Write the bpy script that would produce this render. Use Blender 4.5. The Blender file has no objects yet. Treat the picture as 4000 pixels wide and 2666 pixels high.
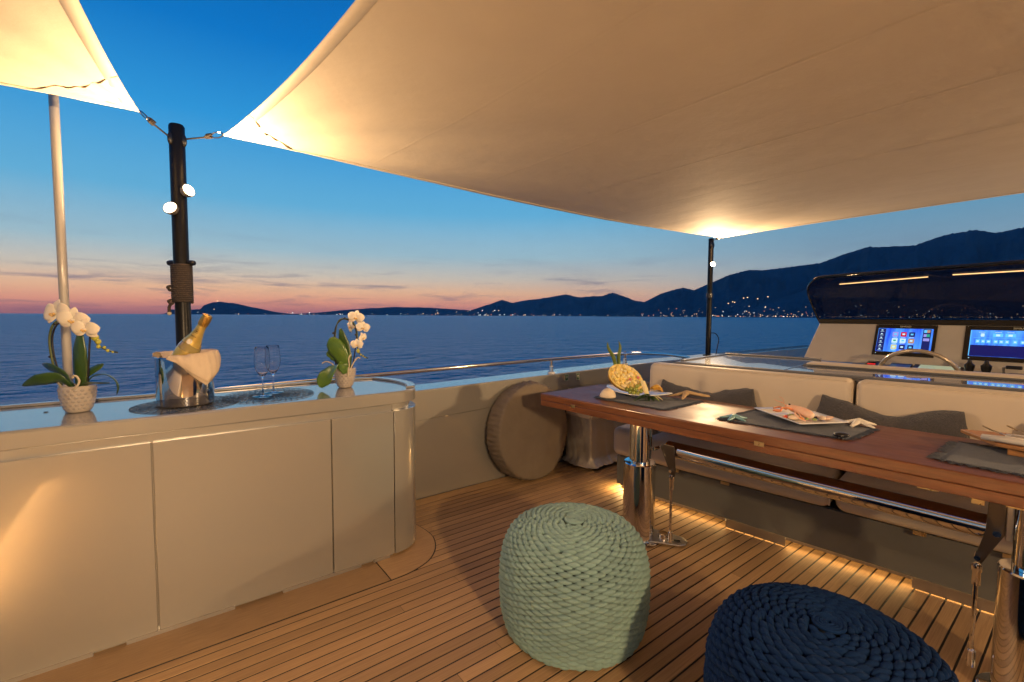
import bpy, bmesh, math, random
from mathutils import Vector, Matrix, noise
from mathutils.bvhtree import BVHTree

random.seed(7)
R = math.radians
SC = bpy.context.scene
COL = SC.collection

# ------------------------------------------------------------------ camera
EYE = Vector((0, 0, 1.35))
FPX, CXP, CYP = 1778.0, 2000.0, 1333.0          # focal length and centre, in photo pixels
YAW, PITCH, ROLL = R(52.6), math.atan(99 / 1778.0), R(0.28)
_f0 = Vector((math.cos(YAW), math.sin(YAW), 0)); _r0 = Vector((math.sin(YAW), -math.cos(YAW), 0)); _u0 = Vector((0, 0, 1))
CF = _f0 * math.cos(PITCH) - _u0 * math.sin(PITCH)
_u1 = _u0 * math.cos(PITCH) + _f0 * math.sin(PITCH)
CR = _r0 * math.cos(ROLL) + _u1 * math.sin(ROLL)
CU = _u1 * math.cos(ROLL) - _r0 * math.sin(ROLL)
cam_d = bpy.data.cameras.new('camera'); cam_d.lens = 16.0; cam_d.sensor_width = 36
cam_d.clip_start = 0.05; cam_d.clip_end = 200000
cam = bpy.data.objects.new('camera', cam_d); COL.objects.link(cam)
mw = Matrix((CR, CU, -CF)).transposed().to_4x4(); mw.translation = EYE
cam.matrix_world = mw
SC.camera = cam
def ray(px, py): return CF + CR * ((px - CXP) / FPX) - CU * ((py - CYP) / FPX)

# ------------------------------------------------------------------ sky
W = bpy.data.worlds.new('World'); SC.world = W; W.use_nodes = True
nt = W.node_tree; nt.nodes.clear()
def N(t, **kw):
    n = nt.nodes.new(t)
    for k, v in kw.items(): setattr(n, k, v)
    return n
def ramp(stops, interp='LINEAR'):
    n = nt.nodes.new('ShaderNodeValToRGB'); cr = n.color_ramp; cr.interpolation = interp
    while len(cr.elements) > 1: cr.elements.remove(cr.elements[-1])
    cr.elements[0].position = stops[0][0]; cr.elements[0].color = (*stops[0][1], 1)
    for p, c in stops[1:]:
        e = cr.elements.new(p); e.color = (*c, 1)
    return n
def math_node(op, a=None, b=None, clamp=False):
    n = nt.nodes.new('ShaderNodeMath'); n.operation = op; n.use_clamp = clamp
    for i, x in enumerate((a, b)):
        if x is None: continue
        if isinstance(x, (int, float)): n.inputs[i].default_value = x
        else: nt.links.new(x, n.inputs[i])
    return n.outputs[0]
def build_sky():
    L = nt.links.new
    tc = N('ShaderNodeTexCoord'); sep = N('ShaderNodeSeparateXYZ'); L(tc.outputs['Generated'], sep.inputs[0])
    z = math_node('MAXIMUM', sep.outputs['Z'], 0.0)
    warm = ramp([(0, (.36, .14, .14)), (.010, (.56, .20, .165)), (.025, (.88, .36, .20)), (.048, (.98, .56, .29)), (.078, (.76, .65, .49)),
                 (.125, (.42, .62, .68)), (.21, (.135, .46, .72)), (.34, (.028, .30, .67)), (.46, (.003, .17, .53)), (.60, (.001, .105, .39)), (1, (.001, .075, .30))])
    cool = ramp([(0, (.13, .13, .19)), (.04, (.36, .35, .33)), (.10, (.30, .42, .48)), (.20, (.11, .33, .50)), (.34, (.025, .22, .50)),
                 (.46, (.003, .135, .43)), (.58, (.001, .088, .32)), (1, (.001, .075, .30))])
    L(z, warm.inputs[0]); L(z, cool.inputs[0])
    az = R(76)
    dot = math_node('ADD', math_node('MULTIPLY', sep.outputs['X'], math.cos(az)), math_node('MULTIPLY', sep.outputs['Y'], math.sin(az)))
    mr = N('ShaderNodeMapRange'); mr.interpolation_type = 'SMOOTHSTEP'
    mr.inputs['From Min'].default_value = 0.45; mr.inputs['From Max'].default_value = 0.93
    L(dot, mr.inputs['Value'])
    mix = N('ShaderNodeMix', data_type='RGBA'); L(mr.outputs[0], mix.inputs['Factor']); L(cool.outputs[0], mix.inputs['A']); L(warm.outputs[0], mix.inputs['B'])
    # streaks of low cloud near the horizon
    mp = N('ShaderNodeMapping'); mp.inputs['Scale'].default_value = (3.2, 3.2, 34); L(tc.outputs['Generated'], mp.inputs[0])
    nz = N('ShaderNodeTexNoise'); nz.inputs['Scale'].default_value = 2.1; nz.inputs['Detail'].default_value = 6; nz.inputs['Roughness'].default_value = .6; nz.inputs['Distortion'].default_value = .6
    L(mp.outputs[0], nz.inputs['Vector'])
    cl = N('ShaderNodeMapRange'); cl.inputs['From Min'].default_value = .525; cl.inputs['From Max'].default_value = .71; L(nz.outputs[0], cl.inputs['Value'])
    band = ramp([(0, (.4,) * 3), (.02, (.75,) * 3), (.055, (.8,) * 3), (.09, (.4,) * 3), (.13, (.15,) * 3), (.18, (0,) * 3)])
    L(z, band.inputs[0])
    cf = math_node('MULTIPLY', cl.outputs[0], band.outputs[0], True)
    ccol = ramp([(0, (.17, .085, .14)), (.03, (.22, .13, .18)), (.08, (.16, .17, .24)), (.2, (.08, .17, .27))]); L(z, ccol.inputs[0])
    mix2 = N('ShaderNodeMix', data_type='RGBA'); L(cf, mix2.inputs['Factor']); L(mix.outputs['Result'], mix2.inputs['A']); L(ccol.outputs[0], mix2.inputs['B'])
    bg = N('ShaderNodeBackground'); bg.inputs['Strength'].default_value = 1.0; L(mix2.outputs['Result'], bg.inputs['Color'])
    out = N('ShaderNodeOutputWorld'); L(bg.outputs[0], out.inputs['Surface'])
build_sky()

# ------------------------------------------------------------------ exposure and render settings
SC.view_settings.view_transform = 'Standard'; SC.view_settings.look = 'None'
SC.view_settings.exposure = 0.2; SC.view_settings.gamma = 1.0
SC.render.engine = 'CYCLES'
cy = SC.cycles
cy.use_denoising = True; cy.denoiser = 'OPENIMAGEDENOISE'
cy.use_adaptive_sampling = True; cy.adaptive_threshold = 0.03; cy.time_limit = 900
cy.max_bounces = 8; cy.diffuse_bounces = 3; cy.glossy_bounces = 4; cy.transmission_bounces = 8; cy.transparent_max_bounces = 10
cy.sample_clamp_indirect = 6.0; cy.caustics_reflective = True; cy.caustics_refractive = False; cy.blur_glossy = 0.6

# ------------------------------------------------------------------ materials
MATS = {}
def mat(name, base=(.5, .5, .5), rough=.5, metal=0.0, coat=0.0, coat_rough=.05, spec=.5, bump=None, var=None, emit=None, estr=1.0,
        trans=0.0, ior=1.45, sheen=0.0, coords='Object', randv=0.0, sss=0.0, rvar=None):
    """bump=(scale, strength, detail, stretch xyz, distance), var=(colour2, scale, stretch, contrast)"""
    m = bpy.data.materials.new(name); m.use_nodes = True; MATS[name] = m
    t = m.node_tree; b = t.nodes['Principled BSDF']; L = t.links.new
    b.inputs['Base Color'].default_value = (*base, 1); b.inputs['Roughness'].default_value = rough
    b.inputs['Metallic'].default_value = metal; b.inputs['Coat Weight'].default_value = coat; b.inputs['Coat Roughness'].default_value = coat_rough
    b.inputs['Specular IOR Level'].default_value = spec; b.inputs['Transmission Weight'].default_value = trans; b.inputs['IOR'].default_value = ior
    b.inputs['Sheen Weight'].default_value = sheen
    if sss: b.inputs['Subsurface Weight'].default_value = sss; b.inputs['Subsurface Radius'].default_value = (.01, .006, .003)
    if emit: b.inputs['Emission Color'].default_value = (*emit, 1); b.inputs['Emission Strength'].default_value = estr
    tc = t.nodes.new('ShaderNodeTexCoord')
    def noisen(scale, detail, stretch):
        mp = t.nodes.new('ShaderNodeMapping'); mp.inputs['Scale'].default_value = stretch; L(tc.outputs[coords], mp.inputs[0])
        nz = t.nodes.new('ShaderNodeTexNoise'); nz.inputs['Scale'].default_value = scale; nz.inputs['Detail'].default_value = detail
        nz.inputs['Roughness'].default_value = .6
        L(mp.outputs[0], nz.inputs['Vector']); return nz, mp
    col = None
    if var:
        c2, sc, st = var[0], var[1], var[2]; con = var[3] if len(var) > 3 else .35
        nz, mp = noisen(sc, 5, st)
        if randv:
            oi = t.nodes.new('ShaderNodeObjectInfo'); vm = t.nodes.new('ShaderNodeVectorMath'); vm.operation = 'ADD'
            mu = t.nodes.new('ShaderNodeMath'); mu.operation = 'MULTIPLY'; mu.inputs[1].default_value = 57.0; L(oi.outputs['Random'], mu.inputs[0])
            L(mp.outputs[0], vm.inputs[0]); L(mu.outputs[0], vm.inputs[1]); L(vm.outputs[0], nz.inputs['Vector'])
        mr = t.nodes.new('ShaderNodeMapRange'); mr.inputs['From Min'].default_value = .5 - con / 2; mr.inputs['From Max'].default_value = .5 + con / 2; L(nz.outputs[0], mr.inputs['Value'])
        mx = t.nodes.new('ShaderNodeMix'); mx.data_type = 'RGBA'; mx.inputs['A'].default_value = (*base, 1); mx.inputs['B'].default_value = (*c2, 1)
        L(mr.outputs[0], mx.inputs['Factor']); col = mx.outputs['Result']
    if randv:
        oi = t.nodes.new('ShaderNodeObjectInfo'); hs = t.nodes.new('ShaderNodeHueSaturation')
        mr = t.nodes.new('ShaderNodeMapRange'); mr.inputs['To Min'].default_value = 1 - randv; mr.inputs['To Max'].default_value = 1 + randv; L(oi.outputs['Random'], mr.inputs['Value'])
        L(mr.outputs[0], hs.inputs['Value'])
        if col: L(col, hs.inputs['Color'])
        else: hs.inputs['Color'].default_value = (*base, 1)
        col = hs.outputs[0]
    if col: L(col, b.inputs['Base Color'])
    if rvar:
        nz, mp = noisen(rvar[1], 4, (1, 1, 1)); mr = t.nodes.new('ShaderNodeMapRange')
        mr.inputs['From Min'].default_value = .3; mr.inputs['From Max'].default_value = .7
        mr.inputs['To Min'].default_value = rough; mr.inputs['To Max'].default_value = rvar[0]; L(nz.outputs[0], mr.inputs['Value']); L(mr.outputs[0], b.inputs['Roughness'])
    if bump:
        sc, stg, det, st, dist = bump
        nz, mp = noisen(sc, det, st); bp = t.nodes.new('ShaderNodeBump'); bp.inputs['Strength'].default_value = stg; bp.inputs['Distance'].default_value = dist
        L(nz.outputs[0], bp.inputs['Height']); L(bp.outputs[0], b.inputs['Normal'])
    if emit: m.cycles.emission_sampling = 'NONE'
    return m
I3 = (1, 1, 1)
PAINT = mat('champagne_paint', (.36, .342, .302), .27, .5, coat=1.0, coat_rough=.03, var=((.395, .375, .33), 900, I3, .5), bump=(2.2, .05, 2, I3, .02))
PAINT_TOP = mat('grey_gloss_counter', (.24, .235, .225), .25, .2, coat=1.0, coat_rough=.015, var=((.28, .27, .255), 700, I3, .5))
PAINT_GREY = mat('grey_satin_paint', (.135, .135, .12), .42, .2, coat=.3, coat_rough=.2, var=((.16, .158, .142), 500, I3, .5))
GELCOAT = mat('white_gelcoat', (.72, .71, .68), .25, coat=.6, var=((.68, .66, .62), 3, I3))
DARKGAP = mat('dark_gap', (.01, .01, .01), .7)
TEAK = mat('teak', (.52, .335, .165), .55, var=((.34, .205, .095), 9, (1.2, 26, 6), .5), bump=(30, .25, 4, (1, 22, 4), .002), randv=.2, coords='Object')
CAULK = mat('black_caulk', (.012, .011, .010), .5)
TABLEWOOD = mat('varnished_mahogany', (.235, .080, .028), .32, coat=.4, coat_rough=.16, var=((.115, .040, .016), 7, (9, .7, 9), .45), bump=(20, .12, 3, (12, 1, 12), .002), rvar=(.36, 5))
TABLETOP = mat('mahogany_top', (.205, .076, .032), .36, coat=.0, spec=.32, var=((.10, .034, .015), 6, (9, .6, 9), .5), bump=(20, .015, 3, (12, 1, 12), .002), rvar=(.5, 5))
BOARDWOOD = mat('oiled_board', (.42, .20, .07), .45, var=((.30, .13, .04), 8, (8, 1, 8), .5))
DARKSTEEL = mat('dark_bronze_steel', (.16, .13, .10), .3, 1.0, rvar=(.42, 30))
CHROME = mat('polished_steel', (.78, .77, .75), .04, 1.0, rvar=(.09, 14))
BRUSHED = mat('brushed_steel', (.62, .60, .57), .28, 1.0, rvar=(.36, 30))
BRASS = mat('brass', (.75, .58, .30), .25, 1.0, rvar=(.4, 40))
BLACKPOLE = mat('black_anodised', (.009, .009, .010), .3, .0, spec=.22, rvar=(.38, 20))
WHITEPOLE = mat('off_white_pole', (.40, .37, .33), .35, coat=.3, rvar=(.42, 30))
ROPE = mat('dark_rope', (.055, .042, .035), .85, bump=(400, .8, 2, I3, .003))
SAIL = mat('cream_sailcloth', (.64, .55, .43), .75, var=((.61, .52, .40), 6, I3, .5), bump=(7, .30, 10, (1, 1, 1), .012), sheen=.1)
LEATHER = mat('cream_upholstery', (.67, .57, .44), .5, var=((.63, .53, .405), 6, I3, .5), bump=(420, .35, 3, I3, .0015))
TOWEL = mat('grey_towelling', (.105, .098, .10), .95, sheen=.3, var=((.055, .05, .052), 110, I3, .5), bump=(130, 1.0, 4, I3, .012))
CANVAS = mat('taupe_canvas', (.19, .152, .112), .85, var=((.16, .127, .092), 5, I3, .5), bump=(11, .35, 4, I3, .02))
SILVERCLOTH = mat('silver_beige_nylon', (.47, .43, .36), .42, .25, sheen=.2, var=((.42, .38, .31), 6, I3), bump=(9, .4, 3, (1, 1, .4), .03))
STRAP = mat('cream_strap', (.56, .47, .34), .7, bump=(250, .5, 2, I3, .002))
SAGE = mat('sage_rope', (.27, .41, .37), .85, var=((.215, .335, .30), 40, I3, .5), bump=(210, .55, 2, (.15, 1, 1), .002), sheen=.05, spec=.3, randv=.1)
NAVY = mat('navy_rope', (.0025, .026, .098), .85, var=((.002, .018, .07), 40, I3, .5), bump=(210, .55, 2, (.15, 1, 1), .002), sheen=.0, spec=.25, randv=.08)
CORE_G = mat('sage_core', (.045, .07, .055), .9)  # green darkened to paint shade into the gaps between stitches
CORE_N = mat('navy_core', (.005, .012, .03), .9)
LINEN = mat('grey_blue_linen', (.07, .08, .103), .9, var=((.047, .055, .074), 18, I3, .5), bump=(420, .9, 3, I3, .003), sheen=.1)
NAPKIN = mat('beige_linen', (.62, .50, .36), .85, bump=(500, .5, 3, I3, .001), var=((.57, .45, .32), 20, I3))
NAPKIN2 = mat('pale_linen', (.62, .57, .50), .85, bump=(500, .5, 3, I3, .001))
PORCELAIN = mat('white_porcelain', (.80, .78, .74), .12, coat=.6)
SHELLWHITE = mat('white_shell', (.78, .72, .60), .5, bump=(60, .4, 3, I3, .004))
URCHIN = mat('urchin_shell', (.74, .62, .44), .55, bump=(50, .3, 3, I3, .004), var=((.66, .53, .36), 16, I3))
SANDSTAR = mat('sand_starfish', (.56, .38, .19), .8, bump=(120, 1, 4, I3, .006), var=((.42, .27, .13), 40, I3))
BLUESTAR = mat('glazed_blue', (.17, .34, .36), .15, coat=1, var=((.27, .46, .44), 30, I3), bump=(60, .4, 2, I3, .004))
PEBBLE = mat('black_pebble', (.012, .011, .012), .18, coat=.5)
POTGLAZE = mat('pot_glaze', (.47, .41, .345), .22, coat=.8, var=((.40, .345, .29), 25, I3))
POTCELL = mat('pot_cell', (.30, .265, .235), .35, coat=.5, var=((.36, .32, .28), 60, I3))
SOIL = mat('bark_soil', (.05, .03, .017), .95, bump=(90, 1, 4, I3, .01))
LEAFG = mat('orchid_leaf', (.052, .105, .022), .3, coat=.25, coat_rough=.2, var=((.038, .082, .016), 8, I3))
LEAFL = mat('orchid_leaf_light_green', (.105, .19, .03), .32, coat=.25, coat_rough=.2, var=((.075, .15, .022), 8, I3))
STEMG = mat('orchid_stem', (.085, .11, .035), .5)
WIRE = mat('black_wire', (.012, .010, .010), .4)
PETAL = mat('white_petal', (.82, .76, .64), .55, var=((.78, .70, .56), 14, I3), sss=.15)
LIPY = mat('yellow_lip', (.74, .56, .24), .5, var=((.66, .34, .10), 90, I3))
BUDG = mat('yellow_bud', (.40, .40, .06), .45)
ROOTP = mat('pale_root', (.55, .47, .33), .7)
GLASS = mat('clear_glass', (1, 1, 1), .0, trans=1.0, ior=1.45)
BOTTLEG = mat('pale_bottle_glass', (.34, .27, .10), .06, coat=1.0, var=((.26, .20, .07), 9, I3))
GOLDFOIL = mat('gold_foil', (.72, .46, .13), .28, .85, bump=(70, .5, 4, (1, 1, .5), .004), var=((.58, .34, .07), 20, I3))
GOLDLABEL = mat('gold_label', (.80, .62, .20), .32, .6, var=((.66, .46, .12), 30, I3))
LABELW = mat('pale_label', (.80, .74, .60), .5)
PRINT = mat('dark_print', (.06, .03, .015), .5)
MATBLACK = mat('black_woven_vinyl', (.016, .014, .013), .35, spec=.6)
RIND = mat('pineapple_flesh_rind', (.66, .40, .05), .5, bump=(26, .9, 4, (1, 1, 1), .012), var=((.52, .24, .03), 14, I3))
CHUNK = mat('pineapple_chunk', (.84, .68, .27), .4, bump=(50, .5, 4, I3, .004), var=((.78, .55, .14), 16, I3), sss=.2, randv=.08)
MELON = mat('pale_melon', (.80, .69, .40), .35, var=((.74, .60, .30), 12, I3), sss=.2, randv=.06)
GRAPE = mat('green_grape', (.33, .35, .075), .16, coat=.4, var=((.26, .30, .05), 20, I3), sss=.3, randv=.08)
SPIKE = mat('pineapple_leaf', (.14, .19, .035), .45, var=((.08, .13, .02), 20, (3, 3, 1)))
SPIKED = mat('pineapple_leaf_dark', (.05, .10, .035), .45, var=((.035, .075, .02), 20, (3, 3, 1)))
PINKF = mat('pink_flower', (.60, .17, .16), .6)
SHRIMP = mat('pink_shellfish', (.78, .40, .26), .3, coat=.4, var=((.84, .62, .46), 24, I3, .5))
SHRIMPW = mat('pale_shellfish_flesh', (.80, .62, .45), .4)
SHRIMPR = mat('orange_claw', (.70, .20, .07), .35, var=((.76, .38, .2), 20, I3))
TOMATO = mat('tomato_red', (.58, .07, .025), .25, coat=.4)
CARROT = mat('orange_vegetable', (.72, .27, .05), .4)
CUCUM = mat('cucumber_green', (.16, .24, .05), .4, var=((.45, .5, .2), 40, I3))
DARKLEAF = mat('dark_salad_leaf', (.03, .02, .03), .5)
BLACKPLASTIC = mat('black_plastic', (.012, .012, .013), .3, coat=.3)
BLACKGLOSS = mat('black_gloss', (.006, .006, .007), .08, coat=1.0)
CONSOLE = mat('console_grey_beige', (.50, .45, .385), .6, bump=(500, .3, 2, I3, .001), var=((.46, .41, .35), 5, I3))
CONSOLE2 = mat('console_dark_grey', (.12, .12, .125), .5)
ALUTRIM = mat('satin_alu', (.50, .48, .45), .3, .8)
WHEELWOOD = mat('champagne_wheel', (.52, .43, .32), .22, .4, coat=.6)
SIGNGREEN = mat('sign_green', (.012, .10, .035), .45)
SIGNWHITE = mat('sign_white', (.62, .60, .48), .5)
HULLW = mat('hull_paint', (.35, .33, .30), .3, .3, coat=1)
LENS = mat('lit_lens', (1, .9, .7), .3, emit=(1.0, .80, .50), estr=22)
LEDW = mat('led_strip', (1, .8, .5), .3, emit=(1.0, .62, .25), estr=4)
REFLW = mat('warm_reflection', (1, .8, .5), .3, emit=(1.0, .60, .24), estr=1.1)  # emission imitates a warm reflection in the windscreen glass
HOUSING = mat('lamp_housing', (.30, .25, .19), .35, .5)
def screen_mat():
    m = bpy.data.materials.new('blue_screen'); m.use_nodes = True; t = m.node_tree; b = t.nodes['Principled BSDF']
    b.inputs['Base Color'].default_value = (.01, .01, .015, 1); b.inputs['Roughness'].default_value = .1
    tc = t.nodes.new('ShaderNodeTexCoord'); mp = t.nodes.new('ShaderNodeMapping'); mp.inputs['Scale'].default_value = (1, 9, 1.2)
    nz = t.nodes.new('ShaderNodeTexNoise'); nz.inputs['Scale'].default_value = 2.2; nz.inputs['Detail'].default_value = 3
    cr = t.nodes.new('ShaderNodeValToRGB'); cr.color_ramp.elements[0].position = .35; cr.color_ramp.elements[0].color = (.008, .06, .75, 1)
    cr.color_ramp.elements[1].position = .7; cr.color_ramp.elements[1].color = (.10, .42, 1.0, 1)
    t.links.new(tc.outputs['Object'], mp.inputs[0]); t.links.new(mp.outputs[0], nz.inputs['Vector']); t.links.new(nz.outputs[0], cr.inputs[0])
    t.links.new(cr.outputs[0], b.inputs['Emission Color']); b.inputs['Emission Strength'].default_value = 1.15; m.cycles.emission_sampling = 'NONE'
    return m
SCREEN = screen_mat()
def glow(name, c, s=1.0): return mat(name, (.01, .01, .01), .2, emit=c, estr=s)
G_NAVY = glow('icon_navy', (.004, .012, .12)); G_RED = glow('icon_red', (.55, .01, .03)); G_WHITE = glow('icon_white', (.55, .8, .95))
G_CYAN = glow('icon_cyan', (.12, .55, .95)); G_GREEN = glow('icon_green', (.02, .35, .22)); G_BROWN = glow('icon_brown', (.45, .24, .15))
G_YEL = glow('icon_yellow', (.62, .62, .30)); G_LILAC = glow('icon_lilac', (.30, .28, .75)); G_DIM = glow('screen_dark', (.002, .005, .10)); G_REDB = glow('red_button', (.75, .015, .02))
G_CHART = glow('chart_plotter', (.42, .46, .30), .7); G_BLUELED = glow('blue_led', (.03, .20, .95), 1.3)

# ------------------------------------------------------------------ mesh helpers
class MB:
    def __init__(s): s.v = []; s.f = []
    def add(s, vs, fs):
        o = len(s.v); s.v += [tuple(x) for x in vs]; s.f += [tuple(i + o for i in q) for q in fs]; return s
    def box(s, x0, x1, y0, y1, z0, z1):
        return s.add([(x0, y0, z0), (x1, y0, z0), (x1, y1, z0), (x0, y1, z0), (x0, y0, z1), (x1, y0, z1), (x1, y1, z1), (x0, y1, z1)],
                     [(0, 3, 2, 1), (4, 5, 6, 7), (0, 1, 5, 4), (1, 2, 6, 5), (2, 3, 7, 6), (3, 0, 4, 7)])
    def hexa(s, p8):   # bottom 4 (ccw from above) then top 4
        return s.add(p8, [(0, 3, 2, 1), (4, 5, 6, 7), (0, 1, 5, 4), (1, 2, 6, 5), (2, 3, 7, 6), (3, 0, 4, 7)])
    def prism(s, poly, z0, z1):
        n = len(poly); vs = [(x, y, z0) for x, y in poly] + [(x, y, z1) for x, y in poly]
        fs = [tuple(reversed(range(n))), tuple(range(n, 2 * n))] + [(i, (i + 1) % n, n + (i + 1) % n, n + i) for i in range(n)]
        return s.add(vs, fs)
    def tube(s, pts, r, n=10, cap=True, closed=False, flat=1.0, up=None):
        pts = [Vector(p) for p in pts]; m = len(pts); rs = r if isinstance(r, (list, tuple)) else [r] * m
        o = len(s.v); prev = None
        for i, p in enumerate(pts):
            if closed: t = pts[(i + 1) % m] - pts[i - 1]
            else: t = pts[min(i + 1, m - 1)] - pts[max(i - 1, 0)]
            t = t.normalized() if t.length > 1e-9 else Vector((0, 0, 1))
            if up is not None: a = Vector(up) - t * t.dot(Vector(up))
            elif prev is None: a = t.orthogonal()
            else: a = prev - t * prev.dot(t)
            a = a.normalized() if a.length > 1e-6 else t.orthogonal().normalized()
            prev = a; b = t.cross(a)
            for k in range(n):
                an = 2 * math.pi * k / n
                s.v.append(tuple(p + (a * math.cos(an) * flat + b * math.sin(an)) * rs[i]))
        for i in range(m if closed else m - 1):
            for k in range(n):
                j = (i + 1) % m
                s.f.append((o + i * n + k, o + i * n + (k + 1) % n, o + j * n + (k + 1) % n, o + j * n + k))
        if cap and not closed:
            s.f.append(tuple(o + k for k in reversed(range(n)))); s.f.append(tuple(o + (m - 1) * n + k for k in range(n)))
        return s
    def lathe(s, prof, n=24, c=(0, 0, 0), M=None, cap0=True, cap1=True):
        o = len(s.v); M = M or Matrix.Identity(4); c = Vector(c)
        for r, z in prof:
            for k in range(n):
                a = 2 * math.pi * k / n; s.v.append(tuple(c + M @ Vector((r * math.cos(a), r * math.sin(a), z))))
        for i in range(len(prof) - 1):
            for k in range(n): s.f.append((o + i * n + k, o + i * n + (k + 1) % n, o + (i + 1) * n + (k + 1) % n, o + (i + 1) * n + k))
        if cap0: s.f.append(tuple(o + k for k in reversed(range(n))))
        if cap1: s.f.append(tuple(o + (len(prof) - 1) * n + k for k in range(n)))
        return s
    def ell(s, c, r, nu=12, nv=8, M=None):
        M = M or Matrix.Identity(3); c = Vector(c); o = len(s.v)
        s.v.append(tuple(c + M @ Vector((0, 0, -r[2]))))
        for j in range(1, nv):
            t = math.pi * j / nv
            for k in range(nu):
                a = 2 * math.pi * k / nu
                s.v.append(tuple(c + M @ Vector((r[0] * math.sin(t) * math.cos(a), r[1] * math.sin(t) * math.sin(a), -r[2] * math.cos(t)))))
        s.v.append(tuple(c + M @ Vector((0, 0, r[2])))); e = len(s.v) - 1
        for k in range(nu): s.f.append((o, o + 1 + (k + 1) % nu, o + 1 + k))
        for j in range(nv - 2):
            for k in range(nu):
                a0 = o + 1 + j * nu; s.f.append((a0 + k, a0 + (k + 1) % nu, a0 + nu + (k + 1) % nu, a0 + nu + k))
        a0 = o + 1 + (nv - 2) * nu
        for k in range(nu): s.f.append((a0 + k, a0 + (k + 1) % nu, e))
        return s
    def grid(s, fn, nu, nv, closeu=False):
        o = len(s.v)
        for j in range(nv + 1):
            for i in range(nu if closeu else nu + 1): s.v.append(tuple(fn(i / nu, j / nv)))
        w = nu if closeu else nu + 1
        for j in range(nv):
            for i in range(nu):
                i2 = (i + 1) % w if closeu else i + 1
                s.f.append((o + j * w + i, o + j * w + i2, o + (j + 1) * w + i2, o + (j + 1) * w + i))
        return s
    def mesh(s, name, smooth=None):
        me = bpy.data.meshes.new(name); me.from_pydata(s.v, [], s.f); me.update()
        if smooth is not None and smooth is not False:
            me.shade_smooth()
            if smooth is not True: me.set_sharp_from_angle(angle=R(smooth))
        return me
    def build(s, name, m, parent=None, smooth=35, bevel=None, solid=None, sub=0):
        o = bpy.data.objects.new(name, s.mesh(name, smooth)); COL.objects.link(o); o.data.materials.append(m)
        if parent is not None: o.parent = parent
        if solid: md = o.modifiers.new('thickness', 'SOLIDIFY'); md.thickness = solid; md.offset = 0
        if bevel: md = o.modifiers.new('bevel', 'BEVEL'); md.width = bevel[0]; md.segments = bevel[1]; md.limit_method = 'ANGLE'; md.angle_limit = R(40)
        if sub: md = o.modifiers.new('subd', 'SUBSURF'); md.levels = sub; md.render_levels = sub
        return o
def tag(o, label, cat, group=None):
    o['label'] = label; o['category'] = cat
    if group: o['group'] = group
    return o
def thing(name, label, cat, loc=(0, 0, 0), group=None, rot=(0, 0, 0)):
    o = bpy.data.objects.new(name, None); COL.objects.link(o); o.location = loc; o.rotation_euler = rot; o.empty_display_size = .1
    return tag(o, label, cat, group)
def struct(o): o['kind'] = 'structure'; return o
def stuff(o): o['kind'] = 'stuff'; return o
def link(name, me, m, parent):
    o = bpy.data.objects.new(name, me); COL.objects.link(o)
    if m and not me.materials: me.materials.append(m)
    if parent is not None: o.parent = parent
    return o
def rbox(x0, x1, y0, y1, z0, z1, r, seg=4, puff=0.0):
    """rounded cushion-like box as an MB"""
    bm = bmesh.new(); bmesh.ops.create_cube(bm, size=1)
    for v in bm.verts: v.co = Vector(((x0 + x1) / 2 + v.co.x * (x1 - x0), (y0 + y1) / 2 + v.co.y * (y1 - y0), (z0 + z1) / 2 + v.co.z * (z1 - z0)))
    bmesh.ops.bevel(bm, geom=bm.edges[:], offset=r, segments=seg, profile=.5, affect='EDGES')
    if puff:
        bmesh.ops.subdivide_edges(bm, edges=[e for e in bm.edges if e.calc_length() > .08], cuts=6, use_grid_fill=True)
        c = Vector(((x0 + x1) / 2, (y0 + y1) / 2, (z0 + z1) / 2)); h = Vector(((x1 - x0) / 2, (y1 - y0) / 2, (z1 - z0) / 2))
        ax = min(range(3), key=lambda i: h[i])
        for v in bm.verts:
            q = v.co - c; o2 = [i for i in range(3) if i != ax]
            k = max(0, 1 - (q[o2[0]] / h[o2[0]]) ** 4) * max(0, 1 - (q[o2[1]] / h[o2[1]]) ** 4)
            v.co[ax] += math.copysign(1, q[ax]) * puff * k * (abs(q[ax]) / h[ax])
    mb = MB(); bm.verts.ensure_lookup_table(); mb.add([v.co[:] for v in bm.verts], [[v.index for v in f.verts] for f in bm.faces]); bm.free()
    return mb
def cat_rom(pts, n=6, closed=False):
    P = [Vector(p) for p in pts]; out = []; m = len(P)
    for i in range(m if closed else m - 1):
        if closed: a, b, c, d = P[i - 1], P[i], P[(i + 1) % m], P[(i + 2) % m]
        else: a, b, c, d = P[max(i - 1, 0)], P[i], P[i + 1], P[min(i + 2, m - 1)]
        for k in range(n):
            t = k / n
            out.append(.5 * ((2 * b) + (c - a) * t + (2 * a - 5 * b + 4 * c - d) * t * t + (3 * b - a - 3 * c + d) * t ** 3))
    if not closed: out.append(P[-1])
    return out
def text_mb(s, size, M):
    cu = bpy.data.curves.new('t', 'FONT'); cu.body = s; cu.size = size; cu.align_x = 'CENTER'; cu.align_y = 'CENTER'; cu.extrude = .0004; cu.resolution_u = 3
    ob = bpy.data.objects.new('t', cu); me = bpy.data.meshes.new_from_object(ob)
    mb = MB(); mb.add([M @ v.co for v in me.vertices], [tuple(p.vertices) for p in me.polygons])
    bpy.data.objects.remove(ob); bpy.data.meshes.remove(me); bpy.data.curves.remove(cu)
    return mb
E1 = Vector((math.sin(YAW), -math.cos(YAW), 0)); E2 = Vector((-math.cos(YAW), -math.sin(YAW), 0)); UP = Vector((0, 0, 1))  # viewer's right, towards viewer, up
def loc3(base, a, h, d=0.0): return Vector(base) + E1 * a + UP * h + E2 * d

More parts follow.
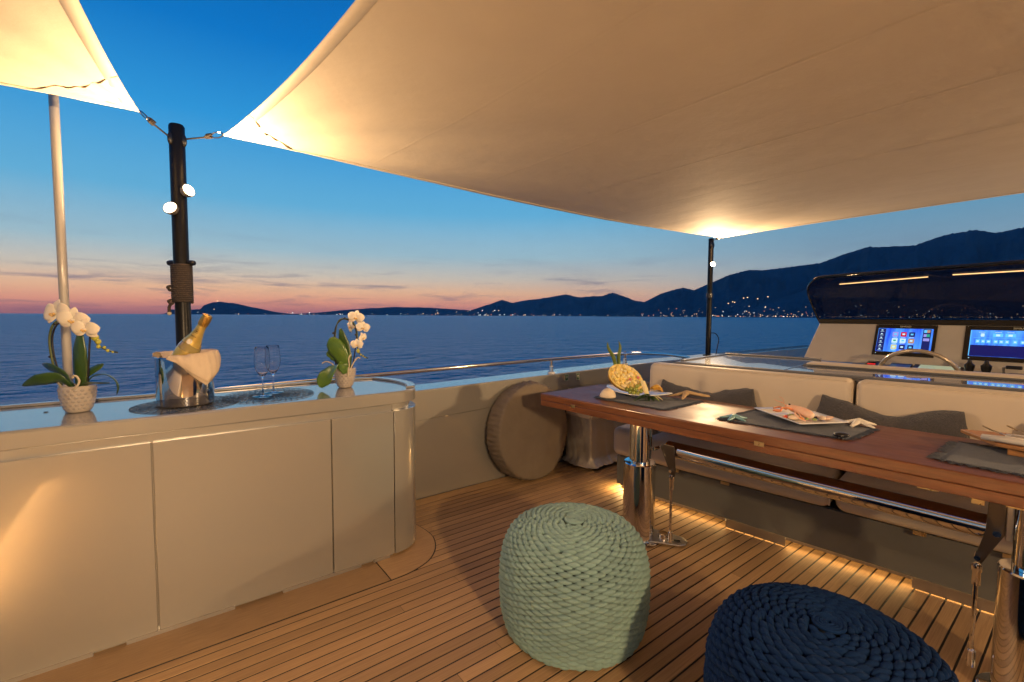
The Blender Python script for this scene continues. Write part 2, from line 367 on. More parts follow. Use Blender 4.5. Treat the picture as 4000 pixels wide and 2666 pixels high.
# ================================================================== SEA, HILLS, TOWN LIGHTS
SEA_Z = -5.5
def build_sea():
    m = bpy.data.materials.new('sea_water'); m.use_nodes = True; t = m.node_tree; b = t.nodes['Principled BSDF']; L = t.links.new
    b.inputs['Base Color'].default_value = (.004, .330, .430, 1); b.inputs['Roughness'].default_value = .30; b.inputs['IOR'].default_value = 1.33
    b.inputs['Specular IOR Level'].default_value = .5
    tc = t.nodes.new('ShaderNodeTexCoord')
    def nz(scale, det, st, rot):
        mp = t.nodes.new('ShaderNodeMapping'); mp.inputs['Scale'].default_value = st; mp.inputs['Rotation'].default_value = (0, 0, rot); L(tc.outputs['Object'], mp.inputs[0])
        n = t.nodes.new('ShaderNodeTexNoise'); n.inputs['Scale'].default_value = scale; n.inputs['Detail'].default_value = det; n.inputs['Roughness'].default_value = .62; n.inputs['Distortion'].default_value = .4
        L(mp.outputs[0], n.inputs['Vector']); return n.outputs[0]
    a = nz(.62, 2.5, (1, 1.7, 1), R(40)); c = nz(.13, 2.5, (1, 1.5, 1), R(60)); d = nz(.012, 3, (1, 1.4, 1), R(50))
    def mul(x, k):
        n = t.nodes.new('ShaderNodeMath'); n.operation = 'MULTIPLY'; L(x, n.inputs[0]); n.inputs[1].default_value = k; return n.outputs[0]
    def add(x, y):
        n = t.nodes.new('ShaderNodeMath'); n.operation = 'ADD'; L(x, n.inputs[0]); L(y, n.inputs[1]); return n.outputs[0]
    h = add(add(mul(a, 1.7), mul(c, 6.0)), mul(d, 5.0))
    bp = t.nodes.new('ShaderNodeBump'); bp.inputs['Strength'].default_value = 1.0; bp.inputs['Distance'].default_value = 1.0; L(h, bp.inputs['Height']); L(bp.outputs[0], b.inputs['Normal'])
    S = 22000
    o = MB().add([(-S, -S, 0), (S, -S, 0), (S, S, 0), (-S, S, 0)], [(0, 1, 2, 3)]).build('sea', m, smooth=False); o.location = (0, 0, SEA_Z); struct(o)
build_sea()

HILLMAT = mat('wooded_hillside', (.050, .085, .115), .95, spec=.1, var=((.024, .046, .068), .0016, I3, .4), bump=(.004, .6, 6, I3, 120))
def build_hill(name, pts, D, depth, nu=260, nv=14, rough=.22, seed=0.0, skew=1.0):
    """a ridge at distance D whose crest follows the given heights; it falls to the sea on both sides"""
    az = []; el = []
    for px, py in pts:
        d = ray(px, py); az.append(math.atan2(d.y, d.x)); el.append(d.z / math.hypot(d.x, d.y))
    def crest(t):
        f = t * (len(pts) - 1); i = min(int(f), len(pts) - 2); k = f - i; k = k * k * (3 - 2 * k) * .5 + k * .5
        return az[i] + (az[i + 1] - az[i]) * k, el[i] + (el[i + 1] - el[i]) * k
    def fn(u, v):
        a, e = crest(u); H = max(D * e + EYE.z - SEA_Z, 4) ; w = (v - .6) / .6 if v < .6 else (v - .6) / .4
        prof = (1 - abs(w)) if abs(w) < 1 else 0
        prof = max(0, prof) ** (1.15 if w < 0 else 1.0)
        dd = D + w * depth * (.75 + .25 * min(1, H / (D * .03)))
        n1 = noise.noise(Vector((a * 38 + seed, w * 3.2, seed))); n2 = noise.noise(Vector((a * 95 + seed, w * 8, 3 + seed)))
        H *= 1 + .012 * noise.noise(Vector((a * 260, seed, 1))) + .007 * noise.noise(Vector((a * 800, seed, 2))); z = H * prof
        if abs(w) > .04: z += H * rough * (n1 * 1.0 + n2 * .5) * (1 - abs(w)) * 2 * min(1, abs(w) * 2.5) * prof ** .3 - (abs(w) > .97) * 8
        if w < 0: z = min(z, (H - EYE.z + SEA_Z) * (dd / D) + EYE.z - SEA_Z)
        else: z = min(z, H)
        return (dd * math.cos(a), dd * math.sin(a), SEA_Z + z - 2)
    mb = MB().grid(fn, nu, nv); o = mb.build(name, HILLMAT, smooth=True); struct(o)
    return mb
h1 = build_hill('headland', [(620, 1230), (647, 1224), (665, 1208), (720, 1210), (782, 1207), (795, 1191), (824, 1180), (862, 1176), (918, 1184), (1002, 1201), (1067, 1217), (1124, 1225), (1190, 1229)], 14000, 500)
h2 = build_hill('low_hills', [(1100, 1229), (1161, 1226), (1254, 1220), (1348, 1210), (1441, 1203), (1535, 1198), (1628, 1200), (1722, 1203), (1815, 1210), (1900, 1218), (2000, 1230)], 15000, 900, seed=4.0)
h3 = build_hill('mountain_peaks', [(1740, 1230), (1769, 1224), (1853, 1207), (1909, 1187), (1960, 1168), (2002, 1180), (2096, 1165), (2171, 1154), (2213, 1145), (2255, 1159), (2330, 1154), (2395, 1140), (2433, 1152), (2470, 1168), (2526, 1178), (2600, 1200), (2700, 1232)], 13000, 1500, seed=9.0)
h4 = build_hill('coastal_mountain', [(2330, 1236), (2400, 1222), (2470, 1201), (2530, 1172), (2582, 1145), (2630, 1130), (2669, 1121), (2711, 1131), (2784, 1099), (2849, 1070), (2925, 1050), (2983, 1051), (3086, 1038), (3205, 1022), (3300, 986), (3383, 960), (3570, 952), (3690, 910), (3808, 889), (3893, 901), (4000, 879), (4250, 850), (4600, 880), (5200, 1000), (6000, 1150)], 9000, 2400, nu=420, nv=24, seed=2.0)
h5 = build_hill('mountain_spur', [(2700, 1240), (2800, 1225), (2950, 1190), (3100, 1150), (3250, 1095), (3400, 1050), (3550, 1040), (3700, 1060), (3900, 1050), (4200, 1100), (4600, 1240)], 7400, 1300, nu=140, nv=20, seed=15.0)

def build_town_lights():
    trees = [BVHTree.FromPolygons([Vector(v) for v in h.v], h.f) for h in (h1, h2, h3, h4, h5)]
    cols = [mat('town_light_warm', (0, 0, 0), emit=(1.0, .62, .30), estr=2.6), mat('town_light_orange', (0, 0, 0), emit=(1.0, .28, .10), estr=1.9),
            mat('town_light_white', (0, 0, 0), emit=(.85, .95, .9), estr=2.2)]
    bins = [MB(), MB(), MB()]
    rnd = random.Random(5)
    def lamp(px, py, ci, s):
        d = ray(px, py).normalized(); best = None
        for tr in trees:
            hit = tr.ray_cast(EYE, d)
            if hit[0] is not None and (best is None or hit[3] < best): best = hit[3]
        if best is None: best = 11500
        p = EYE + d * (best - 30)
        if p.z < SEA_Z + 6: p.z = SEA_Z + 8
        r = s * best / FPX
        bins[ci].ell(p, (r * .9, r * .9, r * .5), 6, 4)
    def shore(px): return 1227 + 15.5 * px / 3200
    for x0, x1, n, hmax, big in ((650, 1050, 16, 22, 1.8), (1050, 1400, 26, 6, 2.2), (1400, 1700, 16, 8, 2.0), (1700, 2060, 46, 22, 2.3), (2060, 2500, 26, 6, 1.7),
                                 (2500, 2760, 46, 30, 2.3), (2760, 3200, 110, 40, 2.6), (3200, 4100, 110, 48, 2.5)):
        for _ in range(n):
            px = rnd.uniform(x0, x1); k = rnd.random() ** 3.2
            big2 = big * (1.5 if x0 < 2400 else 1.0)
            lamp(px, shore(px) - 4 - k * hmax, rnd.choice((0, 0, 1, 2)) if x0 > 2400 else rnd.choice((0, 2, 2, 0, 1)), big2 * .68 * rnd.uniform(.35, 1.0) ** 1.3)
    for px, py in ((850, 1177), (3000, 1160), (2905, 1165), (2960, 1168), (2920, 1163), (2862, 1180), (2870, 1182), (2845, 1186), (2990, 1200)): lamp(px, py, 0, 2.2)
    for b, m, nm in zip(bins, cols, ('warm_town_lights', 'orange_town_lights', 'white_town_lights')):
        o = stuff(b.build(nm, m, smooth=False)); o['label'] = {'warm': 'warm yellow lights of the far shore towns', 'orang': 'orange lights of the far shore towns', 'white': 'white lights of the far shore towns'}[nm.split('_')[0][:5]]; o['category'] = 'town lights'
build_town_lights()

# ================================================================== HULL AND DECK
struct(MB().box(-8, 10, -3.30, 3.30, SEA_Z - .5, -.03).build('hull', HULLW, smooth=False))
def build_deck():
    base = MB().box(-6.5, 9.5, -3.02, 3.02, -.03, -.0022).build('deck', CAULK, smooth=False); struct(base)
    # one plank 1 m long, its edges eased; every plank is a scaled copy of it
    pm = MB(); w = .0246; e = .0010
    sec = [(-w, -.012), (w, -.012), (w, -e), (w - e, 0), (-w + e, 0), (-w, -e)]
    vs = [(0, y, z) for y, z in sec] + [(1, y, z) for y, z in sec]; n = len(sec)
    pm.add(vs, [tuple(range(n)), tuple(reversed(range(n, 2 * n)))] + [(i, n + i, n + (i + 1) % n, (i + 1) % n) for i in range(n)])
    me = pm.mesh('plank', False); me.materials.append(TEAK)
    rnd = random.Random(3); PY = .0567; cnt = 0
    y = 2.905 - PY / 2; row = 0
    while y > -1.2:
        if y > -.15:
            x = -1.3 - rnd.uniform(0, 1.4)
            while x < 4.6:
                ln = rnd.uniform(1.7, 2.8); x1 = min(x + ln, 5.2)
                o = link('plank', me, None, base); o.location = (x, y, 0); o.scale = (x1 - x - .0028, 1, 1); x = x1; cnt += 1
        else:
            o = link('plank', me, None, base); o.location = (-3, y, 0); o.scale = (8.2, 1, 1); cnt += 1
        y -= PY; row += 1
    # boards of the starboard and aft decks, beyond the picture
    st = MB(); yy = y
    while yy > -2.9:
        st.box(-6.4, 9.4, yy - .0255, yy + .0255, -.012, 0); yy -= PY
    yy = 2.905 - PY / 2
    while yy > y + .01:
        st.box(-6.4, -3.02, yy - .0255, yy + .0255, -.012, -.0004); st.box(5.21, 9.4, yy - .0255, yy + .0255, -.012, -.0004); yy -= PY
    stuff(st.build('outer_planks', TEAK, base, smooth=False))
    # wide margin boards beside the bulwark and round the bar cabinet
    x = -2.4
    for k in range(5):
        MB().box(x, x + 1.795, 2.911, 3.008, -.012, .0006).build('margin_board', TEAK, base, smooth=False); x += 1.8
    def margin(poly, rim):
        MB().prism(poly, -.010, .0030).build('margin_board', TEAK, base, smooth=False)
        MB().prism(rim, -.010, .0016).build('caulk_line', CAULK, base, smooth=False)
    arc = [(p.x, p.y) for p in cat_rom([(.884, 2.158, 0), (1.0, 2.168, 0), (1.12, 2.215, 0), (1.21, 2.31, 0), (1.262, 2.44, 0), (1.262, 2.58, 0), (1.235, 2.72, 0), (1.2, 2.86, 0)], 5)]
    arc_o = []
    for i, (ax, ay) in enumerate(arc):
        a0 = Vector(arc[max(i - 1, 0)]); a1 = Vector(arc[min(i + 1, len(arc) - 1)]); t = (a1 - a0).normalized(); arc_o.append((ax + t.y * .006, ay - t.x * .006))
    margin(arc + [(1.0, 2.86), (.884, 2.40)], arc_o + [(1.0, 2.87), (.878, 2.40)])
    margin([(-1.2, 2.158), (.878, 2.158), (.878, 2.42), (-1.2, 2.42)], [(-1.2, 2.152), (.884, 2.152), (.884, 2.42), (-1.2, 2.42)])
build_deck()

# ================================================================== BULWARKS AND RAILS
def capz(x): return .802 + (x - 1.44) * .0165 if x < 4.2 else .8475
def build_bulwark(side, label):
    s = side
    b = thing('bulwark', label, 'bulwark', (2.4, 3.1 * s, 0))
    def add(mb, name, m, **k):
        mb.v = [(x - 2.4, (y - 3.1) * s, z) for x, y, z in mb.v]
        if s < 0: mb.f = [tuple(reversed(f)) for f in mb.f]
        return mb.build(name, m, b, **k)
    xs = [-6 + i * .5 for i in range(31)]
    def strip(y0, y1, f0, f1, n0=0):
        mb = MB()
        for i in range(len(xs) - 1):
            pass
        mb.grid(lambda u, v: [(lambda x: [(x, y0, f0(x)), (x, y1, f0(x)), (x, y1, f1(x)), (x, y0, f1(x)), (x, y0, f0(x))][round(v * 4)])(xs[0] + u * (xs[-1] - xs[0]))][0], 30, 4)
        return mb
    add(strip(3.022, 3.24, lambda x: -.02, lambda x: capz(x) - .012), 'core', PAINT, smooth=False)
    seam = lambda x: .585 + (x - 1.44) * .035 if x < 4.2 else .68
    add(strip(3.008, 3.0219, lambda x: .012, lambda x: seam(x) - .0022), 'lower_panel', PAINT, smooth=False, bevel=(.0018, 2))
    add(strip(3.008, 3.0219, lambda x: seam(x) + .0022, lambda x: capz(x) - .0125), 'upper_panel', PAINT, smooth=False, bevel=(.0018, 2))
    add(strip(3.0, 3.262, lambda x: capz(x) - .0118, lambda x: capz(x) + .004), 'cap', PAINT, smooth=40, bevel=(.0075, 3))
    add(strip(3.241, 3.32, lambda x: -.6, lambda x: capz(x) - .03), 'outer_side', HULLW, smooth=False)
    return b
build_bulwark(1, 'champagne painted bulwark wall along the port side deck')
build_bulwark(-1, 'champagne painted bulwark wall along the starboard side, opposite the bar')
def build_rail(side, label):
    s = side
    r = thing('guard_rail', label, 'rail', (2.8, 3.07 * s, capz(2.8) + .004))
    z0 = capz(2.8) + .004
    pts = cat_rom([(-5, 3.07, .82), (-2, 3.07, .875), (0, 3.07, .914), (1.5, 3.07, .942), (2.75, 3.07, .957), (3.4, 3.07, .958), (3.8, 3.07, .957), (4.15, 3.07, .946), (4.55, 3.07, .915), (4.85, 3.07, .88), (5.05, 3.07, .852)], 6)
    f = lambda p: (p[0] - 2.8, (p[1] - 3.07) * s, p[2] - z0)
    MB().tube([f(p) for p in pts], .0185, 14).build('rail', CHROME, r)
    for x in (2.80, 3.845):
        zc = capz(x) + .004
        st = MB().lathe([(.030, 0), (.030, .006), (.0225, .008), (.0175, .062), (.0135, .064), (.0135, .135)], 16, c=f((x, 3.07, zc))).build('stanchion', CHROME, r)
        MB().lathe([(.0335, 0), (.0335, .009), (.030, .012)], 18, c=f((x, 3.07, zc))).build('collar', GELCOAT, st)
        MB().lathe([(.0195, .060), (.0195, .066)], 16, c=f((x, 3.07, zc))).build('ring', GELCOAT, st)
build_rail(1, 'polished steel guard rail on the port bulwark, bending down forward')
build_rail(-1, 'polished steel guard rail on the starboard bulwark')

def build_sign(x, label, kind):
    t = thing('safety_sign', label, 'sign', (x, 3.0078, .782), group='green safety signs on the bulwark')
    h, w = .030, .0215
    MB().box(-w, w, -.0012, 0, -h, h).build('plate', SIGNWHITE, t, smooth=False)
    MB().box(-w + .003, w - .003, -.0020, -.0012, -h + .003, h - .003).build('field', SIGNGREEN, t, smooth=False)
    y = -.0026
    if kind == 'buoy':
        MB().tube([(.0085 * math.cos(a), y, .006 + .0095 * math.sin(a)) for a in [2 * math.pi * k / 20 for k in range(20)]], .0026, 6, closed=True).build('lifebuoy_symbol', SIGNWHITE, t)
        MB().box(-.010, .010, y, -.0020, -.022, -.0195).build('caption', SIGNGREEN, t, smooth=False)
    else:
        m = MB().prism([(-.0125, .0), (-.010, .011), (0, .017), (.010, .011), (.0125, .0)], 0, .0006); m.v = [(x_, -.0020 - z_, y_ + .002) for x_, y_, z_ in m.v]; m.build('raft_canopy_symbol', SIGNWHITE, t, smooth=False)
        MB().tube([(-.0145, y, -.001), (-.007, y, -.006), (0, y, -.0035), (.007, y, -.006), (.0145, y, -.001)], .0017, 6).build('wave_symbol', SIGNWHITE, t)
        MB().box(-w + .004, w - .004, y, -.0020, -.0155, -.0135).build('caption_line', SIGNWHITE, t, smooth=False)
build_sign(2.934, 'green and white sign with lifebuoy ring, on the bulwark', 'buoy')
build_sign(3.083, 'green and white sign with life raft symbol, on the bulwark', 'raft')

# ================================================================== BAR CABINET
def offset_poly(p, d):
    out = []; n = len(p)
    for i in range(n):
        a = Vector(p[i - 1]); b = Vector(p[i]); c = Vector(p[(i + 1) % n])
        n1 = Vector(((b - a).y, -(b - a).x)).normalized(); n2 = Vector(((c - b).y, -(c - b).x)).normalized()
        m = n1 + n2; m = m.normalized() if m.length > .3 else n1; out.append(tuple(b + m * d / max(.5, m.dot(n1))))
    return out
END = [(p.x, p.y) for p in cat_rom([(.992, 2.36, 0), (1.075, 2.378, 0), (1.143, 2.428, 0), (1.185, 2.51, 0), (1.198, 2.62, 0), (1.178, 2.77, 0), (1.115, 2.925, 0)], 6)]
def build_cabinet():
    c = thing('bar_cabinet', 'long champagne lacquered bar cabinet with rounded end along the port side', 'cabinet', (0, 2.65, 0))
    sh = lambda mb: (setattr(mb, 'v', [(x, y - 2.65, z) for x, y, z in mb.v]), mb)[1]
    full = [(-2.3, 2.36)] + END + [(.95, 2.962), (-2.3, 2.962)]
    body = [(-2.3, 2.382), (.985, 2.382)] + [(1.0, 2.40), (1.09, 2.46), (1.13, 2.6), (1.07, 2.9), (-2.3, 2.93)]
    sh(MB().prism(body, .004, .855)).build('carcass', PAINT, c, smooth=False)
    sh(MB().prism(offset_poly(full, -.032), .8225, .8615)).build('recess_band', PAINT, c, smooth=25)
    top = sh(MB().prism(full, .8625, .930)).build('countertop', PAINT_TOP, c, smooth=25, bevel=(.006, 3))
    sh(MB().prism(offset_poly(full, .0012), .8620, .9235)).build('edge_band', PAINT, top, smooth=25, bevel=(.003, 2))
    # raised lip along the back and the rounded end
    lip_o = END[12:] + [(.95, 2.968), (-2.3, 2.968)]
    lip_i = [(-2.3, 2.936), (.95, 2.932), (1.075, 2.905)] + [(x - .055, y - .004) for x, y in reversed(END[12:-4])]
    sh(MB().prism([(x, y) for x, y in lip_o] + lip_i, .9302, .9425)).build('lip', PAINT_TOP, top, smooth=25, bevel=(.004, 3))
    xs = [-2.3, -1.46, -.758, -.055, .657, .9905]
    for i in range(5):
        d = sh(MB().box(xs[i] + .0028, xs[i + 1] - .0028, 2.36, 2.381, .020, .8215)).build('door', PAINT, c, smooth=False, bevel=(.0025, 2))
    ep = [(.9935, 2.3815)] + END + [(1.07, 2.9), (1.12, 2.6), (1.08, 2.47), (1.0, 2.405)]
    sh(MB().prism(ep, .016, .8215)).build('end_panel', PAINT, c, smooth=25, bevel=(.0015, 2))
    for x0, x1 in ((-1.9, -1.55), (-1.3, -.95), (-.66, -.26), (-.16, .22), (.42, .80), (.87, .96)):
        sh(MB().box(x0, x1, 2.3625, 2.382, .0035, .0196)).build('foot_strip', ALUTRIM, c, smooth=False)
    return c
build_cabinet()

# ================================================================== POSTS, LAMPS, AWNINGS
LAMPS = []
def build_post(x, side, r, top, label, group, rope=True, collar=False):
    y = 3.12 * side; z0 = capz(x) + .004
    p = thing('awning_post', label, 'post', (x, y, z0), group=group)
    MB().lathe([(r, 0), (r, top - z0 - .01), (r - .006, top - z0)], 28).build('tube', BLACKPOLE, p)
    MB().lathe([(r + .03, 0), (r + .03, .008), (r + .004, .012)], 28).build('base_flange', BLACKPOLE, p)
    for sx in (-1, 1):
        e = MB().ell((sx * r * .80, -side * r * .62, top - z0 - .085), (.014, .010, .034), 10, 8); e.build('eye_plate', BLACKPLASTIC, p)
    if collar: MB().lathe([(r + .004, -.03), (r + .008, -.026), (r + .008, .026), (r + .004, .03)], 24, c=(0, 0, 1.62 - z0)).build('collar', BLACKPLASTIC, p)
    return p
def coil(x, side, r, z0, z1, label):
    y = 3.12 * side
    t = thing('rope_coil', label, 'rope', (x, y, z0)); n = 19; pts = []
    for k in range(n * 16 + 1):
        a = 2 * math.pi * k / 16; pts.append(((r + .0075) * math.cos(a), (r + .0075) * math.sin(a), (z1 - z0) * k / (n * 16)))
    MB().tube(pts, .0078, 6).build('winding', ROPE, t)
    o = E2 * (r + .014) * .8 - E1 * (r + .01) * .72
    for dz, rr in ((.075, .011), (.0, .010)):
        kn = [(o.x + rr * math.cos(a) * (1 + .3 * math.sin(3 * a)) , o.y + rr * .6 * math.sin(2 * a), dz + rr * math.sin(a)) for a in [2 * math.pi * i / 24 for i in range(24)]]
        MB().tube(kn, .0075, 6, closed=True).build('knot', ROPE, t)
    e0 = o - E1 * .012
    MB().tube([(o.x, o.y, -.005), (e0.x, e0.y, -.03), (e0.x, e0.y, -.055)], .008, 7).build('rope_end', ROPE, t)
    MB().ell((e0.x, e0.y, -.062), (.011, .011, .011), 8, 6).build('frayed_tip', STRAP, t)
    for sx in (-1, 1):
        q = E1 * sx * (r + .022)
        MB().tube([q * .55 + UP * (z1 - z0 + .012), q + UP * (z1 - z0 + .012), q + UP * (z1 - z0 + .010) + E1 * sx * .014], [.014, .016, .013], 8).build('cleat_horn', BLACKPLASTIC, t)
def build_lamp(pos, aim, label, power, cone=158):
    pos = Vector(pos); d = Vector(aim).normalized()
    q = Vector((0, 0, 1)).rotation_difference(d)
    t = thing('post_lamp', label, 'lamp', pos, group='warm lamps clamped to the awning posts'); t.rotation_mode = 'QUATERNION'; t.rotation_quaternion = q; t.scale = (.74, .74, .74)
    MB().lathe([(.012, -.052), (.030, -.046), (.042, -.030), (.046, -.008), (.046, 0)], 24).build('housing', HOUSING, t)
    MB().lathe([(.046, 0), (.048, .002), (.044, .006), (.041, .004)], 24, cap0=False, cap1=False).build('bezel', HOUSING, t)
    MB().lathe([(.041, .0025), (.034, .010), (.018, .015), (.002, .017)], 24, cap0=True).build('lens', LENS, t)
    ld = bpy.data.lights.new('lamp_light', 'SPOT'); ld.energy = power; ld.color = (1.0, .65, .33); ld.spot_size = R(cone); ld.spot_blend = .85; ld.shadow_soft_size = .09
    lo = bpy.data.objects.new('lamp_light', ld); COL.objects.link(lo); lo.parent = t; lo.location = (0, 0, .045); lo.rotation_euler = (math.pi, 0, 0)
    return t
for sd, who in ((1, 'port'), (-1, 'starboard')):
    a = 'beside the bar, between the two awnings' if sd > 0 else 'on the starboard bulwark'
    b = 'behind the sofa, with one lit lamp' if sd > 0 else 'on the forward starboard bulwark'
    build_post(.086, sd, .037, 2.375, 'thick black awning post ' + a, 'black awning posts')
    build_post(5.574, sd, .032, 2.345, 'black awning post ' + b, 'black awning posts', collar=True)
    PW = 135 if sd > 0 else 500
    build_lamp((.128, 3.07 * sd, 2.022), (.52, -.76 * sd, .28), 'upper lit lamp on the thick post, aimed at the large awning' if sd > 0 else 'upper lit lamp on the aft starboard post', PW * (1 if sd > 0 else .7))
    build_lamp((.045, 3.07 * sd, 1.917), (-.46, -.76 * sd, .30), 'lower lit lamp on the thick post, aimed at the aft awning' if sd > 0 else 'lower lit lamp on the aft starboard post', PW * (.65 if sd > 0 else 1))
    build_lamp((5.545, 3.072 * sd, 2.012), (-.58, -.72 * sd, .30), 'lit lamp on the black post behind the sofa' if sd > 0 else 'lit lamp on the forward starboard post', PW * (1.1 if sd > 0 else 1.35))
coil(.086, 1, .037, 1.415, 1.62, 'dark rope wound tightly round the thick black post')
wp = thing('awning_pole', 'slim off white pole standing beside the leftmost orchid', 'pole', (-.385, 3.12, capz(-.385) + .004))
MB().tube([(0, 0, 0), (-.003, 0, 1.62)], .0185, 20).build('tube', WHITEPOLE, wp)
MB().lathe([(.045, 0), (.045, .01), (.028, .014)], 20).build('base_flange', CHROME, wp)
# cable beside the forward post
tag(MB().tube(cat_rom([(5.60, 3.10, 1.14), (5.66, 3.07, 1.13), (5.70, 3.05, 1.06), (5.68, 3.05, .98), (5.66, 3.06, .856)], 6), .006, 8).build('power_cable', BLACKPLASTIC),
    'thin black cable curling down beside the post behind the sofa', 'cable')

def sail_pt(x0, x1, y0, hol0, hol1, hy, ztop, sagy, u, v, seed):
    """u 0..1 along the boat, v -1..1 across"""
    w = 1 - abs(v) ** 2.5
    xa = x0 + hol0 * w; xb = x1 - hol1 * w; x = xa + (xb - xa) * u
    y = v * (y0 - hy * math.sin(math.pi * u))
    z = ztop - sagy * math.sin(math.pi * u) * abs(v) ** 2 - .035 * math.sin(math.pi * u) * (1 - v * v)
    # slack folds that fan out from the four corners
    for cu, cv in ((0, 1), (0, -1), (1, 1), (1, -1)):
        du = (u - cu) * (x1 - x0); dv = (v - cv) * y0; d = math.hypot(du, dv); an = math.atan2(abs(dv), abs(du) + 1e-6)
        z += .007 * math.exp(-d * 1.1) * min(1, d * 4) * math.sin(an * 17 + seed) + .004 * math.exp(-d * .7) * math.sin(an * 9 + seed * 2)
    z += .004 * noise.noise(Vector((x * 1.3 + seed, y * .5, seed))) + .0016 * noise.noise(Vector((x * 6 + seed, y * 3, 1)))
    return Vector((x, y, z))
def build_sail(label, par, seams, seed):
    t = thing('awning', label, 'awning', ((par[0] + par[1]) / 2, 0, par[6])); c = t.location
    P = lambda u, v: sail_pt(*par, u, v, seed) - c
    MB().grid(lambda a, b: P(a, b * 2 - 1), 120, 120).build('cloth', SAIL, t, smooth=True, solid=.0025)
    for us in seams:
        mb = MB(); mb.grid(lambda a, b: P(us + (b - .5) * .0045, a * 1.998 - .999) - UP * (.0016 + .0006 * math.sin(math.pi * b)), 100, 3); mb.build('seam', SAIL, t, smooth=True)
    for sv in (-1, 1):
        MB().grid(lambda a, b: P(a * .998 + .001, sv * (1 - b * .014)) - UP * .0030, 100, 2).build('hem', SAIL, t, smooth=True, solid=.002)
    for su in (0, 1):
        MB().grid(lambda a, b: P(su + (1 - 2 * su) * b * .010, a * 1.998 - .999) - UP * .0030, 100, 2).build('hem', SAIL, t, smooth=True, solid=.002)
    for cu in (0, 1):
        for sv in (-1, 1):
            MB().grid(lambda a, b: P(abs(cu - a * .075 * (1 - b * .65) ), sv * (1 - b * .13 * (1 - a * .55))) - UP * .0040, 40, 40).build('corner_patch', SAIL, t, smooth=True, solid=.002)
    return t
MAIN = (.29, 5.56, 3.0, .26, .16, .05, 2.335, .068)
AFT = (-5.6, -.065, 2.93, .16, .20, .05, 2.345, .07)
build_sail('large cream awning stretched over table and sofa', MAIN, (.145, .285, .43, .575, .72, .86), 1.3)
build_sail('smaller cream awning at upper left, lit at its corner', AFT, (.3, .55, .8), 2.1)
def rig(a, b, label):
    """lashing of cord and a snap hook between a post and an awning corner"""
    a = Vector(a); b = Vector(b); d = (b - a); L_ = d.length; d.normalize(); s = d.cross(UP).normalized()
    t = thing('awning_lashing', label, 'lashing', a, group='cord lashings at the awning corners')
    q = lambda p: Vector(p) - a
    MB().tube([q(a), q(a + d * L_ * .5 - UP * .004), q(a + d * L_ * .66)], .0045, 7).build('cord', ROPE, t)
    for k in range(3):
        c = a + d * L_ * (.55 + .05 * k)
        MB().tube([q(c + s * .010 * math.cos(w) + d * .007 * math.sin(2 * w) + UP * .010 * math.sin(w)) for w in [2 * math.pi * i / 14 for i in range(14)]], .0048, 6, closed=True).build('knot', ROPE, t)
    h0 = a + d * L_ * .68; h1_ = a + d * L_ * .99; hl = (h1_ - h0).length
    loop = [q(h0 + d * hl * (.5 - .5 * math.cos(w)) + (UP * .9 + s * .4) * .014 * math.sin(w)) for w in [2 * math.pi * i / 20 for i in range(20)]]
    MB().tube(loop, .0035, 7, closed=True).build('snap_hook', CHROME, t)
for sd, who in ((1, ''), (-1, ' starboard')):
    rig((.086 + .04, 3.09 * sd, 2.30), sail_pt(*MAIN, 0, sd, 1.3), 'cord lashing from thick post to large awning' if sd > 0 else 'cord lashing from aft starboard post to large awning')
    rig((.086 - .04, 3.09 * sd, 2.30), sail_pt(*AFT, 1, sd, 2.1), 'cord lashing from thick post to aft awning' if sd > 0 else 'cord lashing from aft starboard post to aft awning')
    rig((5.574 - .02, 3.09 * sd, 2.315), sail_pt(*MAIN, 1, sd, 1.3), 'short cord lashing at the top of the forward post' if sd > 0 else 'short cord lashing at the forward starboard post')

# ================================================================== COVERED GEAR BY THE BULWARK
def build_disc():
    t = thing('round_cover', 'round taupe canvas cover leaning against the bulwark', 'cover', (2.405, 2.86, 0), rot=(R(-6), 0, R(4)))
    Rr, th = .388, .085
    rnd = random.Random(9)
    def fn(u, v):
        a = 2 * math.pi * u
        # profile across the drum: front centre -> rim -> back centre
        s = v * 3.0
        if s < 1.4: r = Rr * (s / 1.4) ** .8; y = -th - .028 * (1 - (s / 1.4) ** 2)
        elif s < 2.1:
            k = (s - 1.4) / .7; r = Rr * (1 + .030 * math.sin(math.pi * k)); y = -th + 2 * th * k
        else: k = (s - 2.1) / .9; r = Rr * (1 - k * .97); y = th
        w = max(0, 1 - abs(s - 1.75) / .55)
        g = math.sin(a * 62 + 3 * noise.noise(Vector((a * 4, s * 3, 0)))) * .55 + noise.noise(Vector((a * 16, s * 4, 2))) * .9
        r += .019 * g * w * (.45 + .55 * (abs(math.cos(a / 2 - .25))))
        y += .010 * g * w * .5 + .007 * noise.noise(Vector((math.cos(a) * r * 7, math.sin(a) * r * 7, 4))) + .010 * noise.noise(Vector((math.cos(a) * r * 3, math.sin(a) * r * 3, 8)))
        r *= 1 + .012 * noise.noise(Vector((math.cos(a) * 1.3, math.sin(a) * 1.3, 3)))
        return (r * math.cos(a), y, .395 + r * math.sin(a))
    MB().grid(fn, 220, 40, closeu=True).build('canvas', CANVAS, t, smooth=True)
    MB().tube([((Rr + .004) * math.cos(a), -th + .048, .395 + (Rr + .0085) * math.sin(a)) for a in [2 * math.pi * k / 90 for k in range(90)]], .0022, 5, closed=True).build('seam', CANVAS, t)
build_disc()
